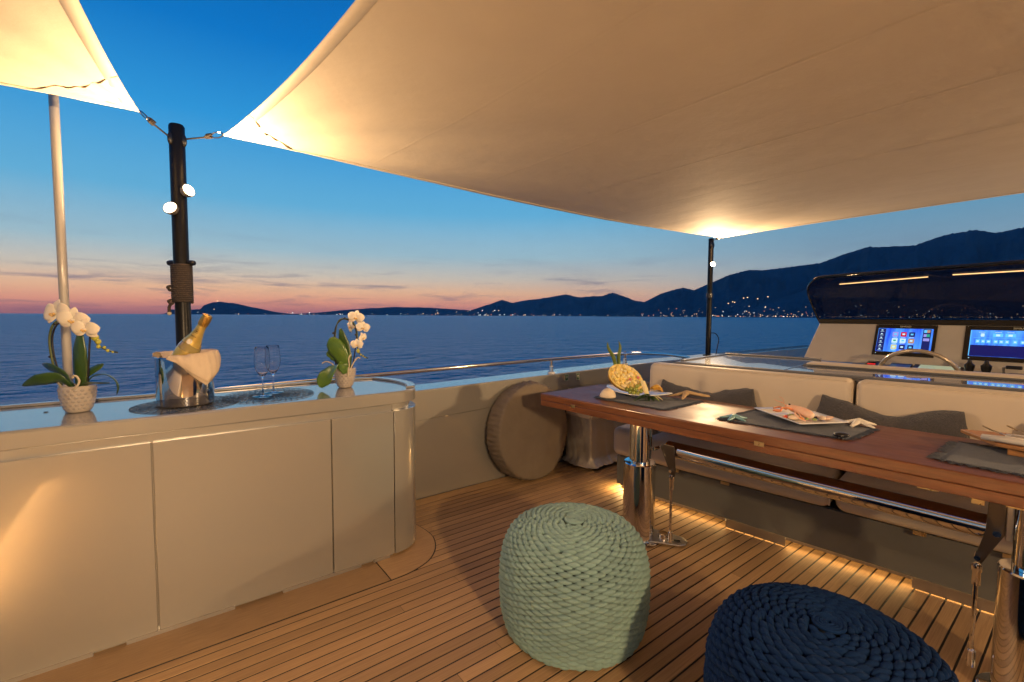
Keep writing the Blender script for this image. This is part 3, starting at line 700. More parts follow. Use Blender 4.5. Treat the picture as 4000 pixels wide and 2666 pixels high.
def build_box():
    t = thing('covered_box', 'tall box under a silvery beige cover with strap, beside the bulwark', 'cover', (3.38, 2.855, 0))
    x0, x1, y0, y1, z0, z1 = -.46, .50, -.17, .135, .035, .69
    # draped cover: four folded walls and a soft top
    per = [(x0, y1), (x0, y0), (x1, y0), (x1, y1)]
    seg = [((x0, y1), (x0, y0)), ((x0, y0), (x1, y0)), ((x1, y0), (x1, y1)), ((x1, y1), (x0, y1))]
    lens = [math.hypot(b[0] - a[0], b[1] - a[1]) for a, b in seg]; tot = sum(lens)
    def edge(u):
        d = (u % 1.0) * tot
        for (a, b), l in zip(seg, lens):
            if d <= l: k = d / l; return Vector((a[0] + (b[0] - a[0]) * k, a[1] + (b[1] - a[1]) * k, 0)), Vector(((b[1] - a[1]) / l, -(b[0] - a[0]) / l, 0)) * -1
            d -= l
        return Vector((x0, y1, 0)), Vector((-1, 0, 0))
    def fn(u, v):
        p, n = edge(u); h = z1 - (z1 - z0) * v
        s = u * tot
        fold = (noise.noise(Vector((s * 7 + h * 1.6, h * 1.0, 1))) * .026 + noise.noise(Vector((s * 17 + h * 3, h * 2.5, 5))) * .010 + noise.noise(Vector((s * 3, h * 1.2, 9))) * .018) * (.25 + v * .9)
        tuck = -.055 * max(0, (v - .88) / .12) ** 2 + .004 * math.sin(s * 90) * max(0, (v - .8) / .2)
        q = p + Vector((-n.x, -n.y, 0)) * -(fold + tuck) ; sh = 1 - .03 * (1 - v)
        c = Vector(((x0 + x1) / 2, (y0 + y1) / 2, 0)); q = c + (q - c) * sh
        return (q.x, q.y, h + (.012 * noise.noise(Vector((s * 9, 0, 3))) if v > .95 else 0))
    MB().grid(fn, 240, 40, closeu=True).build('cover', SILVERCLOTH, t, smooth=True)
    def tp(u, v): return (x0 + .015 + (x1 - x0 - .03) * u, y0 + .01 + (y1 - y0 - .02) * v, z1 - .004 + .014 * math.sin(math.pi * u) * math.sin(math.pi * v))
    MB().grid(tp, 14, 8).build('cover_top', CANVAS, t, smooth=True, solid=.012)
    MB().box(x0 + .03, x1 - .03, y0 + .03, y1 - .03, .0, .67).build('inner_box', DARKGAP, t, smooth=False)
    MB().box(x0 - .03, x0 - .024, y0 - .012, y1, .46, .505).build('strap', STRAP, t, smooth=False)
    MB().box(x0 - .03, x1, y0 - .034, y0 - .028, .46, .505).build('strap', STRAP, t, smooth=False)
    MB().tube([(x0 - .035, y1 - .02, .445), (x0 - .035, y1 - .02, .52)], .012, 10).build('buckle', BLACKPLASTIC, t)
    MB().tube([(x0 - .015, y1 + .005, .02), (x0 - .015, y1 + .005, .66)], .016, 10).build('bracket', BLACKPOLE, t)
build_box()

# ================================================================== SOFA
SOFA_ROT = R(6.8)
def build_sofa():
    s = thing('sofa', 'long cream upholstered sofa behind the wooden table', 'sofa', (2.72, 2.2, 0), rot=(0, 0, SOFA_ROT))
    S = lambda mb: (setattr(mb, 'v', [(x - 2.72, y - 2.2, z) for x, y, z in mb.v]), mb)[1]
    # base: grey front panel, steel kick strip with light notches
    S(MB().box(2.745, 3.30, -3.0, 2.19, .05, .296)).build('base', PAINT_GREY, s, smooth=False)
    S(MB().box(2.728, 2.744, -3.0, 2.2, .062, .293)).build('front_panel', PAINT_GREY, s, smooth=False, bevel=(.002, 2))
    S(MB().box(2.73, 3.0, 2.2005, 2.235, .070, .293)).build('end_panel', PAINT_GREY, s, smooth=False, bevel=(.006, 3))
    y = 2.19; k = 0
    for y1, z in ((1.42, .046), (1.08, .006), (.52, .046), (-.1, .006), (-.7, .046), (-1.2, .006), (-3.0, .046)):
        S(MB().box(2.7255, 2.7278, y1 + .0005, y - .0005, z, .0615)).build('kick_strip', BRUSHED, s, smooth=False); y = y1
    S(MB().box(2.80, 2.815, -2.9, 2.12, .042, .0495)).build('led_strip', LEDW, s, smooth=False)
    # seats
    for y0, y1 in ((.862, 2.00), (-.32, .848), (-1.6, -.334)):
        c = S(rbox(2.672, 3.12, y0, y1, .306, .486, .052, 5, .006)).build('seat_cushion', LEATHER, s, smooth=True)
        S(MB().tube(cat_rom([(2.669, y0 + .004, .335), (2.669, y0 + .003, .435), (2.685, y0 + .003, .476), (2.74, y0 + .003, .487)], 5), .005, 6)).build('piping', LEATHER, c)
    S(rbox(2.668, 3.04, 2.045, 2.245, .306, .52, .05, 5, .004)).build('seat_cushion', LEATHER, s, smooth=True)
    S(MB().box(2.76, 3.2, 2.001, 2.044, .26, .40)).build('gap_filler', DARKGAP, s, smooth=False)
    for y in (1.75, 1.42, .5, .2): S(MB().box(2.69, 2.70, y - .025, y + .025, .290, .307)).build('cushion_clip', BRASS, s, smooth=False)
    # backs
    for y0, y1 in ((.846, 2.165), (-.50, .834), (-1.8, -.512)):
        c = S(rbox(3.055, 3.20, y0, y1, .44, .982, .042, 5, .006)).build('back_cushion', LEATHER, s, smooth=True)
        S(MB().tube([(3.068, y0 + .012, .56), (3.068, y0 + .012, .93)], .0045, 6)).build('piping', LEATHER, c)
        S(MB().tube([(3.068, y1 - .012, .56), (3.068, y1 - .012, .93)], .0045, 6)).build('piping', LEATHER, c)
        S(MB().tube([(3.0665, y0 + .03, .970), (3.0665, y1 - .03, .970)], .0042, 6)).build('piping', LEATHER, c)
    return s
SOFA = build_sofa()
def led(x, y0, y1, z, power, rot):
    ld = bpy.data.lights.new('led_light', 'AREA'); ld.shape = 'RECTANGLE'; ld.size = .02; ld.size_y = abs(y1 - y0); ld.energy = power; ld.color = (1.0, .60, .22)
    o = bpy.data.objects.new('led_light', ld); COL.objects.link(o); o.location = (x, (y0 + y1) / 2, z); o.rotation_euler = rot
    return o
sofa_end_led = led(2.9 - 2.72, .17, -.07, .046, 2.4, (R(25), 0, R(90))); sofa_end_led.parent = SOFA
sofa_led = led(.030, -.05, -3.8, .050, 4.2, (0, R(62), 0)); sofa_led.data.size = .03; sofa_led.parent = SOFA

def build_ledge():
    t = thing('sofa_ledge', 'glossy grey ledge running behind the sofa back', 'ledge', (3.80, 1.0, .016), rot=(0, 0, SOFA_ROT))
    S = lambda mb: (setattr(mb, 'v', [(x - 3.7, y - 1.0, z) for x, y, z in mb.v]), mb)[1]
    S(MB().box(3.235, 4.20, -2.4, 2.06, .004, .958)).build('body', PAINT, t, smooth=False)
    S(MB().box(3.222, 4.26, 1.36, 2.115, .9585, .981)).build('top', PAINT_TOP, t, smooth=False, bevel=(.008, 3))
    S(MB().box(3.226, 3.62, -2.4, 1.355, .9585, .981)).build('top', PAINT_TOP, t, smooth=False, bevel=(.006, 3))
    S(MB().box(3.205, 3.2345, -2.4, 2.12, .962, .977)).build('front_edge', CONSOLE2, t, smooth=False, bevel=(.004, 2))
    S(MB().box(4.205, 4.262, 1.36, 2.117, .9815, .995)).build('rim', PAINT_TOP, t, smooth=False, bevel=(.004, 2))
    S(MB().box(3.30, 4.204, 2.085, 2.117, .9815, .992)).build('rim', PAINT_TOP, t, smooth=False, bevel=(.004, 2))
    return t
build_ledge()
def build_helm_seat():
    t = thing('helm_bench', 'cream topped helm bench back seen over the ledge', 'bench', (4.06, .5, .016), rot=(0, 0, SOFA_ROT))
    S = lambda mb: (setattr(mb, 'v', [(x - 3.9, y - .5, z) for x, y, z in mb.v]), mb)[1]
    S(rbox(3.645, 3.80, -2.2, 1.36, .85, 1.005, .018, 4)).build('backrest', LEATHER, t, smooth=True)
    S(MB().box(3.625, 3.643, -2.2, 1.37, .982, .994)).build('trim', CONSOLE2, t, smooth=False, bevel=(.003, 2))
build_helm_seat()

# ================================================================== TABLE
def build_table():
    t = thing('dining_table', 'long folding mahogany table on polished steel pedestals', 'table', (2.115, 2.427, 0), rot=(0, 0, R(3.5)))
    D_, L_ = .665, 3.3
    MB().box(0, D_, -L_, 0, .7555, .800).build('top_leaf', TABLETOP, t, smooth=False, bevel=(.003, 3))
    MB().box(-.0012, D_ + .0012, -L_ - .001, .0012, .7552, .7968).build('leaf_edge', TABLEWOOD, t, smooth=False, bevel=(.003, 2))
    MB().box(0, D_, -L_, 0, .714, .7532).build('lower_leaf', TABLEWOOD, t, smooth=False, bevel=(.003, 3))
    MB().box(.004, D_ - .004, -L_ + .004, -.004, .7532, .7552).build('joint', DARKGAP, t, smooth=False)
    def hinge(y, w, plain):
        h = MB().box(-.0042, -.0012, y - w, y + w, .7435, .765).build('hinge', BRASS, t, smooth=False, bevel=(.0008, 1))
        for dz in (-.0065, .0065): MB().box(-.0050, -.0042, y - w * .95, y - w * .25, .7543 + dz - .0022, .7543 + dz + .0022).build('hinge_leaf', BRASS, h, smooth=False)
        if not plain:
            M = Matrix.Translation((-.0050, y, .7543)) @ Matrix(((0, 0, -1, 0), (-1, 0, 0, 0), (0, 1, 0, 0), (0, 0, 0, 1)))
            text_mb('2', .017, M).build('number', mat('red_brown_number', (.30, .06, .02), .5), h, smooth=False)
    hinge(-.305, .018, True); hinge(-1.462, .022, False); hinge(-2.75, .02, True)
    MB().box(.02, .035, -2.20, -2.165, .690, .7138).build('catch', BRASS, t, smooth=False, bevel=(.003, 2))
    for y in (-2.05, -2.28): MB().box(.02, .03, y - .03, y + .03, .704, .7138).build('catch_plate', BRASS, t, smooth=False)
    for k, (px, py) in enumerate(((.10, -.755), (.11, -2.33))):
        p = MB().lathe([(.094, .012), (.094, .470), (.090, .476), (.064, .4765)], 40, c=(px, py, 0)).build('pedestal', CHROME, t, smooth=30)
        MB().lathe([(.061, .4775), (.061, .7135)], 36, c=(px, py, 0)).build('inner_column', CHROME, p, smooth=30)
        for a in (-1, 1):
            q = E1 * a * .052 + E2 * .030
            MB().box(px + q.x - .008, px + q.x + .008, py + q.y - .008, py + q.y + .008, .50, .7137).build('guide_rail', CHROME, p, smooth=False, bevel=(.002, 2))
        MB().lathe([(.13, .0045), (.13, .010), (.122, .013)], 40, c=(px, py, 0)).build('foot_disc', CHROME, p, smooth=30)
        foot = [(px - .02, py + .06), (px - .02, py - .10), (px + .06, py - .235), (px + .10, py - .255), (px + .14, py - .245), (px + .17, py - .20), (px + .155, py - .10), (px + .10, py + .05)]
        f = MB().prism(foot, .0142, .026).build('foot_plate', BRUSHED, t, smooth=False, bevel=(.004, 2))
        MB().lathe([(.024, .0262), (.024, .034), (.029, .036), (.029, .062), (.025, .066)], 22, c=(px + .055, py - .135, 0)).build('lock_knob', CHROME, f)
        MB().tube([(px + .085, py - .185, .0268), (px + .105, py - .215, .0268)], .007, 8, flat=1).build('slot', DARKGAP, f)
        s = -1 if k == 0 else 1
        bx, by = px + .10, py - .10 * (1 if k == 0 else -1)
        # swivel bracket that carries the foot bar, and the pull rod below it
        if k == 0:
            tri = [(.575, by - .012), (.600, by - .030), (.600, by - .095), (.45, by - .105), (.42, by - .100), (.42, by - .082)]
        else:
            tri = [(.70, by - .02), (.70, by + .025), (.56, by + .03), (.44, by + .055), (.43, by + .035), (.56, by - .02)]
        mb = MB().prism([(y_, z_) for z_, y_ in tri], -.005, .005); mb.v = [(bx - z_ - .05, x_, y_) for x_, y_, z_ in mb.v]; br = mb.build('bar_bracket', DARKSTEEL, t, smooth=False, bevel=(.0015, 2))
        ry = (by - .085) if k == 0 else (by + .046)
        rod = MB().tube([(bx - .05, ry, .43), (bx - .055, ry + .002, .03)], .0075, 10).build('pull_rod', CHROME, t)
        MB().lathe([(.013, 0), (.013, .05), (.016, .055), (.016, .075), (.010, .08)], 12, c=(bx - .05, ry, .345)).build('rod_end', CHROME, rod)
        MB().lathe([(.013, 0), (.013, .06), (.009, .065)], 12, c=(bx - .055, ry, .028)).build('rod_end', CHROME, rod)
        MB().tube([(bx - .075, ry, .455), (bx - .02, ry, .455)], .009, 10).build('pivot_bolt', CHROME, br)
        MB().tube([(bx - .08, by + s * .0 + (.02 if k == 0 else 0), .565), (bx - .03, by + (.02 if k == 0 else 0), .565)], .012, 6).build('pivot_bolt', CHROME, br)
    MB().tube([(.205, -.88, .562), (.205, -2.22, .562)], .046, 32).build('foot_bar', CHROME, t, smooth=40)
    MB().tube([(.205, -.84, .562), (.205, -.88, .562)], [.016, .046], 24).build('bar_end', CHROME, t, smooth=40)
    MB().tube([(.205, -2.22, .562), (.205, -2.255, .562)], [.046, .018], 24).build('bar_end', CHROME, t, smooth=40)
    MB().box(.175, .20, -2.285, -2.25, .535, .7138).build('bar_hanger', BRUSHED, t, smooth=False, bevel=(.002, 2))
    return t
build_table()

# ================================================================== POUFS
def build_pouf(cx, cy, m, core, label, seed):
    t = thing('pouf', label, 'pouf', (cx, cy, 0), group='woven rope poufs in front of the table')
    H, R0 = .458, .318
    prof = cat_rom([(.278, .004, 0), (.298, .035, 0), (.313, .11, 0), (.3175, .20, 0), (.314, .29, 0), (.297, .365, 0), (.262, .418, 0), (.20, .445, 0), (.12, .456, 0), (.04, .459, 0)], 14)
    pr = [(p.x, p.y) for p in prof]
    d = [0]
    for a, b in zip(pr, pr[1:]): d.append(d[-1] + math.hypot(b[0] - a[0], b[1] - a[1]))
    def at(s):
        for i in range(len(d) - 1):
            if d[i + 1] >= s:
                k = (s - d[i]) / max(1e-9, d[i + 1] - d[i]); a, b = pr[i], pr[i + 1]
                tn = Vector((b[0] - a[0], 0, b[1] - a[1])).normalized()
                return a[0] + (b[0] - a[0]) * k, a[1] + (b[1] - a[1]) * k, tn
        a, b = pr[-2], pr[-1]; return b[0], b[1], Vector((b[0] - a[0], 0, b[1] - a[1])).normalized()
    MB().lathe([(.20, .0005)] + [(max(r - .013, .02), z - (.0 if z < .3 else .013 * (z - .3) / .158)) for r, z in pr], 48).build('core', core, t, smooth=True)
    # one stitch of rope, pointed at both ends, lying along x
    st = MB(); n, k = 8, 7
    st.add([(-1, 0, 0)], [])
    for j in range(1, k):
        x = -math.cos(math.pi * j / k); rr = math.sin(math.pi * j / k) ** 1.25
        for i in range(n): a = 2 * math.pi * i / n; st.v.append((x, rr * math.cos(a), rr * math.sin(a)))
    st.v.append((1, 0, 0)); e = len(st.v) - 1
    for i in range(n): st.f.append((0, 1 + (i + 1) % n, 1 + i)); st.f.append((1 + (k - 2) * n + i, 1 + (k - 2) * n + (i + 1) % n, e))
    for j in range(k - 2):
        for i in range(n): b0 = 1 + j * n; st.f.append((b0 + i, b0 + (i + 1) % n, b0 + n + (i + 1) % n, b0 + n + i))
    me = st.mesh('rope_stitch', True); me.materials.append(m)
    rnd = random.Random(seed); items = []
    s = .008; row = 0; PIT = .0126; n_col = 28
    while s < d[-1] - .004:
        r, z, tn = at(s)
        if r > .235: n_col = 28
        elif r > .175: n_col = 22
        elif r > .12: n_col = 15
        elif r > .075: n_col = 11
        else: n_col = 8
        hl = 2 * math.pi * r / n_col * .43
        for i in range(n_col):
            a = 2 * math.pi * (i + .5 * (row % 2)) / n_col + rnd.uniform(-.006, .006)
            ca, sa = math.cos(a), math.sin(a)
            nx = Vector((tn.z * ca, tn.z * sa, -tn.x)); tg = Vector((-sa, ca, 0)); bi = nx.cross(tg)
            tilt = rnd.uniform(-.03, .03); tg2 = tg * math.cos(tilt) + bi * math.sin(tilt); bi2 = nx.cross(tg2)
            p = Vector((r * ca, r * sa, z)) - nx * (.006 + rnd.uniform(-.0015, .0015))
            hl *= 1; hh = .0114 * rnd.uniform(.90, 1.10); th = .0150
            M = Matrix((tg2 * hl, bi2 * hh, nx * th)).transposed().to_4x4(); M.translation = p
            w = p + Vector((cx, cy, 0)); v = (EYE - w)
            items.append((-v.normalized().dot(nx) * (1.2 if v.normalized().dot(nx) > 0 else 1) + .55 * v.length, M))
        s += PIT; row += 1
    vis = sorted(items, key=lambda q: q[0])
    for _, M in vis[:300]:
        o = link('rope_stitch', me, None, t); o.matrix_local = M
    rest = MB()
    for _, M in vis[300:]:
        rest.add([M @ Vector(v) for v in st.v], st.f)
    stuff(rest.build('rope_weave', m, t, smooth=True))
    # coil at the centre of the top
    pts = []
    for q in range(90):
        a = q * .30; rr = .005 + .040 * q / 90; pts.append((rr * math.cos(a), rr * math.sin(a), .4655 - .0025 * q / 90))
    MB().tube(pts, .0052, 7).build('centre_coil', m, t)
build_pouf(1.395, 1.375, SAGE, CORE_G, 'sage green woven rope pouf on the teak deck', 1)
build_pouf(1.505, .452, NAVY, CORE_N, 'navy blue woven rope pouf at the bottom right', 2)

# ================================================================== HELM
def tinted():
    m = bpy.data.materials.new('tinted_glass'); m.use_nodes = True; t = m.node_tree; t.nodes.clear(); L = t.links.new
    tr = t.nodes.new('ShaderNodeBsdfTransparent'); tr.inputs[0].default_value = (.42, .45, .50, 1)
    gl = t.nodes.new('ShaderNodeBsdfGlossy'); gl.inputs[0].default_value = (1, 1, 1, 1); gl.inputs[1].default_value = .02
    fr = t.nodes.new('ShaderNodeFresnel'); fr.inputs[0].default_value = 1.5
    mx = t.nodes.new('ShaderNodeMixShader'); out = t.nodes.new('ShaderNodeOutputMaterial')
    L(fr.outputs[0], mx.inputs[0]); L(tr.outputs[0], mx.inputs[1]); L(gl.outputs[0], mx.inputs[2]); L(mx.outputs[0], out.inputs[0]); return m
TINT = tinted()
def build_helm():
    t = thing('helm_console', 'beige helm console under the dark tinted windscreen', 'console', (5.1, .6, 0))
    S = lambda mb: (setattr(mb, 'v', [(x - 5.1, y - .6, z) for x, y, z in mb.v]), mb)[1]
    YE = -2.2
    def px(z): return 5.06 + (z - .95) * .40            # face of the leaning instrument panel
    S(MB().hexa([(px(.93), YE, .93), (5.75, YE, .93), (5.75, 1.83, .93), (px(.93), 1.83, .93), (px(1.288), YE, 1.288), (5.75, YE, 1.288), (5.75, 1.745, 1.288), (px(1.288), 1.745, 1.288)])).build('instrument_panel', CONSOLE, t, smooth=False, bevel=(.006, 2))
    S(MB().box(4.80, 5.75, YE, 1.86, .004, .86)).build('pedestal', CONSOLE, t, smooth=False)
    S(MB().hexa([(4.62, YE, .80), (px(.929), YE, .80), (px(.929), 1.42, .80), (4.62, 1.42, .80), (4.62, YE, .888), (px(.929) + .0, YE, .929), (px(.929), 1.42, .929), (4.62, 1.42, .888)])).build('dash_shelf', CONSOLE2, t, smooth=False, bevel=(.006, 2))
    S(MB().hexa([(4.68, 1.425, .80), (px(.929), 1.425, .80), (px(.929), 1.83, .80), (4.68, 1.83, .80), (4.68, 1.425, .885), (px(.929), 1.425, .925), (px(.929), 1.80, .925), (4.68, 1.80, .885)])).build('dash_wing', CONSOLE, t, smooth=False, bevel=(.006, 2))
    # plane of the panel: place flat things on it
    def on_panel(mb, d=0.0):   # mb in (along -y, up, out): x right, y up, z out towards the helmsman
        k = math.sqrt(1 + .40 ** 2)
        mb.v = [(px(.95) - 5.1 + y * .40 / k - (z + d) / k, -x, .95 + y / k - .0 + (z + d) * .40 / k) for x, y, z in mb.v]; return mb
    def rect(x0, x1, y0, y1, z0, z1): return MB().box(x0, x1, y0, y1, z0, z1)
    def screen(xl, xr, yb, yt, kind):
        s = on_panel(rect(xl, xr, yb, yt, .001, .012)).build('display', BLACKGLOSS, t, smooth=False, bevel=(.002, 2))
        w = xr - xl; h = yt - yb
        X = lambda a: xl + w * a
        Y = lambda a: yb + h * a
        def put(name, m, a0, a1, b0, b1, lv): on_panel(rect(X(a0), X(a1), Y(b0), Y(b1), .0122 + lv * .0004, .0125 + lv * .0004)).build(name, m, s, smooth=False)
        put('screen', SCREEN, .055, .945, .12, .875, 0)
        mid = X(.5)
        kk = math.sqrt(1 + .16)
        M = Matrix.Translation((mid, Y(.935), .0128))
        on_panel(text_mb('SIMRAD', .022, M)).build('lettering', G_BROWN if False else SIGNWHITE, s, smooth=False)
        put('power_light', G_WHITE, .06, .07, .052, .072, 0)
        for a in (.02, .97): put('screw', ALUTRIM, a, a + .010, .965, .98, 0)
        if kind == 'apps':
            put('menu_bar', G_NAVY, .06, .185, .13, .865, 1); put('side_bar', G_NAVY, .79, .915, .13, .865, 1)
            for i in range(6): put('menu_icon', G_WHITE, .105, .135, .80 - i * .122, .83 - i * .122, 2); put('menu_caption', G_WHITE, .092, .152, .765 - i * .122, .775 - i * .122, 2)
            cols = [[G_LILAC, G_RED, G_NAVY], [G_WHITE, G_WHITE, G_BROWN], [G_YEL, G_NAVY, G_NAVY]]
            for r_ in range(3):
                for c_ in range(3):
                    a = .305 + c_ * .135; b = .615 - r_ * .205
                    put('app_icon', cols[r_][c_], a, a + .095, b, b + .145, 2)
                    put('app_mark', [[G_CYAN, G_WHITE, G_CYAN], [G_GREEN, G_CYAN, G_WHITE], [G_WHITE, G_WHITE, G_CYAN]][r_][c_], a + .026, a + .069, b + .05, b + .10, 3)
                    put('app_caption', G_WHITE, a + .012, a + .083, b - .030, b - .018, 2)
            for i, (ma, mb_) in enumerate(((G_CYAN, G_BROWN), (G_LILAC, G_GREEN), (G_LILAC, G_LILAC))):
                put('preview', ma, .805, .85, .755 - i * .13, .84 - i * .13, 2); put('preview', mb_, .85, .90, .755 - i * .13, .84 - i * .13, 2)
        else:
            put('dark_field', G_DIM, .058, .945, .125, .44, 1)
            put('left_bar', G_CYAN, .056, .064, .13, .86, 2); put('divider', G_CYAN, .09, .9, .648, .655, 2)
            for i, a in enumerate((.17, .31, .42)):
                put('tile', G_CYAN if i else G_WHITE, a - (.045 if i else .015), a + (.045 if i else .015), .685, .78, 2); put('tile_mark', G_WHITE, a - .018, a + .018, .705, .76, 3)
            for i, a in enumerate((.13, .18, .23, .295, .345, .395, .465, .53, .6, .68)):
                put('tile', G_CYAN, a - .019, a + .019, .50, .60, 2); put('tile_mark', G_WHITE, a - .010, a + .010, .53, .57, 3)
            for a in (.16, .31, .42, .6): put('caption', G_WHITE, a - .03, a + .03, .81, .82, 2)
        return s
    k = math.sqrt(1.16)
    screen(.6 - 1.285, .6 - .868, .068, .358, 'apps')
    screen(.6 - .700, .6 - .10, .068, .358, 'tiles')
    # windscreen: tinted sheet that leans forward, black sill below
    out = [(1.752, 1.290), (1.79, 1.40), (1.835, 1.56), (1.838, 1.625), (1.815, 1.68), (1.765, 1.722), (1.69, 1.742), (1.4, 1.752), (.4, 1.772), (-.6, 1.778), (YE, 1.74), (YE, 1.290)]
    o2 = [(p.x, p.y) for p in cat_rom([(a, b, 0) for a, b in out[:8]], 5)] + out[8:]
    def wx(z): return 5.225 - (z - 1.29) * .30 - max(0, z - 1.62) ** 2 * 1.6
    mb = MB(); n = len(o2); vs = [(wx(z), y, z) for y, z in o2] + [(wx(z) + .012, y, z) for y, z in o2]
    rows = 10
    # sheet built from horizontal strips so that it can curve
    zs = [1.335 + (1.772 - 1.335) * i / 14 for i in range(15)]
    def left_edge(z):
        for (y0, z0), (y1, z1) in zip(o2, o2[1:]):
            if z0 <= z <= z1 and z1 > z0: return y0 + (y1 - y0) * (z - z0) / (z1 - z0)
        return 1.0
    def top_at(y):
        if y > 1.838: return 1.6
        best = 1.74
        for (y0, z0), (y1, z1) in zip(o2, o2[1:]):
            if min(y0, y1) <= y <= max(y0, y1) and z0 > 1.6 and y0 != y1: best = z0 + (z1 - z0) * (y - y0) / (y1 - y0)
        return best
    def bot_at(y):
        if y <= 1.765: return 1.335
        return 1.335 + (y - 1.765) / .073 * .27
    def gf(u, v):
        y = 1.8375 - (1.8375 - YE) * (u ** 2.2); zt = top_at(y); zb = bot_at(y); z = zb + (zt - zb) * v
        return (wx(z) - 5.1, y - .6, z)
    MB().grid(gf, 60, 14).build('windscreen', TINT, t, smooth=True, solid=.008)
    S(MB().tube([(wx(z), y, z) for y, z in o2[:-1]], .0085, 8)).build('windscreen_edge', BLACKGLOSS, t)
    S(MB().hexa([(5.19, YE, 1.2885), (5.26, YE, 1.2885), (5.26, 1.752, 1.2885), (5.19, 1.752, 1.2885), (5.212, YE, 1.337), (5.25, YE, 1.337), (5.25, 1.768, 1.337), (5.212, 1.768, 1.337)])).build('sill', BLACKGLOSS, t, smooth=False, bevel=(.008, 3))
    # added glowing tubes standing in for a warm line mirrored in the windscreen
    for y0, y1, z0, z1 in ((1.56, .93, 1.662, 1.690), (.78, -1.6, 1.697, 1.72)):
        S(MB().tube([(wx(z0) - .018, y0, z0), (wx(z1) - .018, y1, z1)], .0042, 6)).build('reflection_strip', REFLW, t)
    # instruments on the shelf
    def shelf(y, x, w, d_, h, name, m): return S(MB().hexa([(x - d_, y - w, .892), (x + d_, y - w, .892 + d_ * .3), (x + d_, y + w, .892 + d_ * .3), (x - d_, y + w, .892), (x - d_, y - w, .892 + h), (x + d_, y - w, .892 + h + d_ * .5), (x + d_, y + w, .892 + h + d_ * .5), (x - d_, y + w, .892 + h)])).build(name, m, t, smooth=False, bevel=(.004, 2))
    sw = shelf(1.235, 4.90, .048, .09, .03, 'switch_panel', BLACKPLASTIC)
    for i in range(3): S(MB().box(4.82 + i * .05, 4.855 + i * .05, 1.21, 1.26, .930 + i * .013, .937 + i * .013)).build('switch', G_REDB if i < 2 else BLACKGLOSS, sw, smooth=False)
    shelf(1.045, 4.90, .07, .07, .035, 'radio', BLACKPLASTIC)
    rd = shelf(.82, 4.93, .15, .08, .03, 'chart_reader', BLACKPLASTIC)
    S(MB().hexa([(4.87, .69, .9275), (4.99, .69, .9585), (4.99, .93, .9585), (4.87, .93, .9275), (4.87, .69, .930), (4.99, .69, .961), (4.99, .93, .961), (4.87, .93, .930)])).build('chart', G_CHART, rd, smooth=False)
    for y in (.625, .535):
        j = S(MB().lathe([(.032, 0), (.034, .02), (.022, .045), (.030, .075), (.032, .095), (.014, .115), (.012, .13), (.004, .137)], 12, c=(4.86, y, .897))).build('control_lever', BLACKPLASTIC, t)
    S(MB().box(4.78, 4.95, .46, .60, .8925, .905)).build('lever_plate', CONSOLE2, t, smooth=False, bevel=(.005, 2))
    S(MB().tube([(4.80, .44, .89), (4.80, .44, .995), (4.80, .43, 1.0), (4.80, .36, 1.0)], .008, 8)).build('throttle', CHROME, t)
    S(rbox(4.74, 4.86, .25, .42, .895, .955, .01, 2)).build('throttle_housing', BLACKPLASTIC, t, smooth=True)
    S(MB().box(4.785, 4.815, .35, .43, .985, 1.01)).build('throttle_grip', BLACKPLASTIC, t, smooth=False, bevel=(.004, 2))
    p = S(MB().box(4.45, 4.62, 1.62, 1.80, .80, .955)).build('side_pod', BLACKGLOSS, t, smooth=False, bevel=(.012, 3))
    S(MB().tube([(4.445, 1.61, .86), (4.445, 1.61, .955), (4.455, 1.63, .962), (4.6, 1.63, .962)], .008, 8)).build('pod_trim', CHROME, p)
    # steering wheel
    w = thing('steering_wheel', 'champagne and steel steering wheel in front of the helm screens', 'wheel', (4.70, .885, .865), rot=(0, R(-24), 0))
    RW = .252
    ring = [(0, RW * math.cos(a), RW * math.sin(a)) for a in [2 * math.pi * k_ / 64 for k_ in range(64)]]
    MB().tube(ring[4:29], .0155, 12).build('rim_grip', WHEELWOOD, w); MB().tube(ring[28:] + ring[:5], .0165, 12).build('rim', ALUTRIM, w)
    MB().lathe([(.06, -.03), (.075, -.01), (.06, .012), (.02, .02)], 24, M=Matrix.Rotation(R(-90), 4, 'Y')).build('hub', ALUTRIM, w)
    for a in (200, 270, 340): MB().tube([(0, .05 * math.cos(R(a)), .05 * math.sin(R(a))), (0, RW * math.cos(R(a)), RW * math.sin(R(a)))], [.018, .012], 8).build('spoke', ALUTRIM, w)
    rb = rbox(-.02, .05, -.17, .17, -.03, .055, .025, 4); rb.build('wheel_pad', ALUTRIM, w, smooth=True)
build_helm()

# lounge base behind the viewer: seen only mirrored in the bar cabinet, with its floor light
def build_aft():
    t = thing('aft_lounge', 'cream lounge behind the viewer, mirrored in the bar doors', 'lounge', (-1.5, .2, 0))
    S = lambda mb: (setattr(mb, 'v', [(x + 1.5, y - .2, z) for x, y, z in mb.v]), mb)[1]
    S(MB().box(-2.6, -.79, -.36, 1.75, .05, .34)).build('base', PAINT_GREY, t, smooth=False)
    S(MB().box(-2.55, -.86, -.33, 1.70, .004, .049)).build('plinth', PAINT_GREY, t, smooth=False)
    S(rbox(-2.62, -.77, -.37, 1.76, .345, .50, .05, 4)).build('cushion', LEATHER, t, smooth=True)
    S(MB().box(-.815, -.805, -.33, 1.70, .036, .0495)).build('led_strip', LEDW, t, smooth=False)
build_aft()
led(-.80, 1.7, -.33, .040, 100.0, (0, R(-4), 0)).data.color = (1.0, .70, .36)

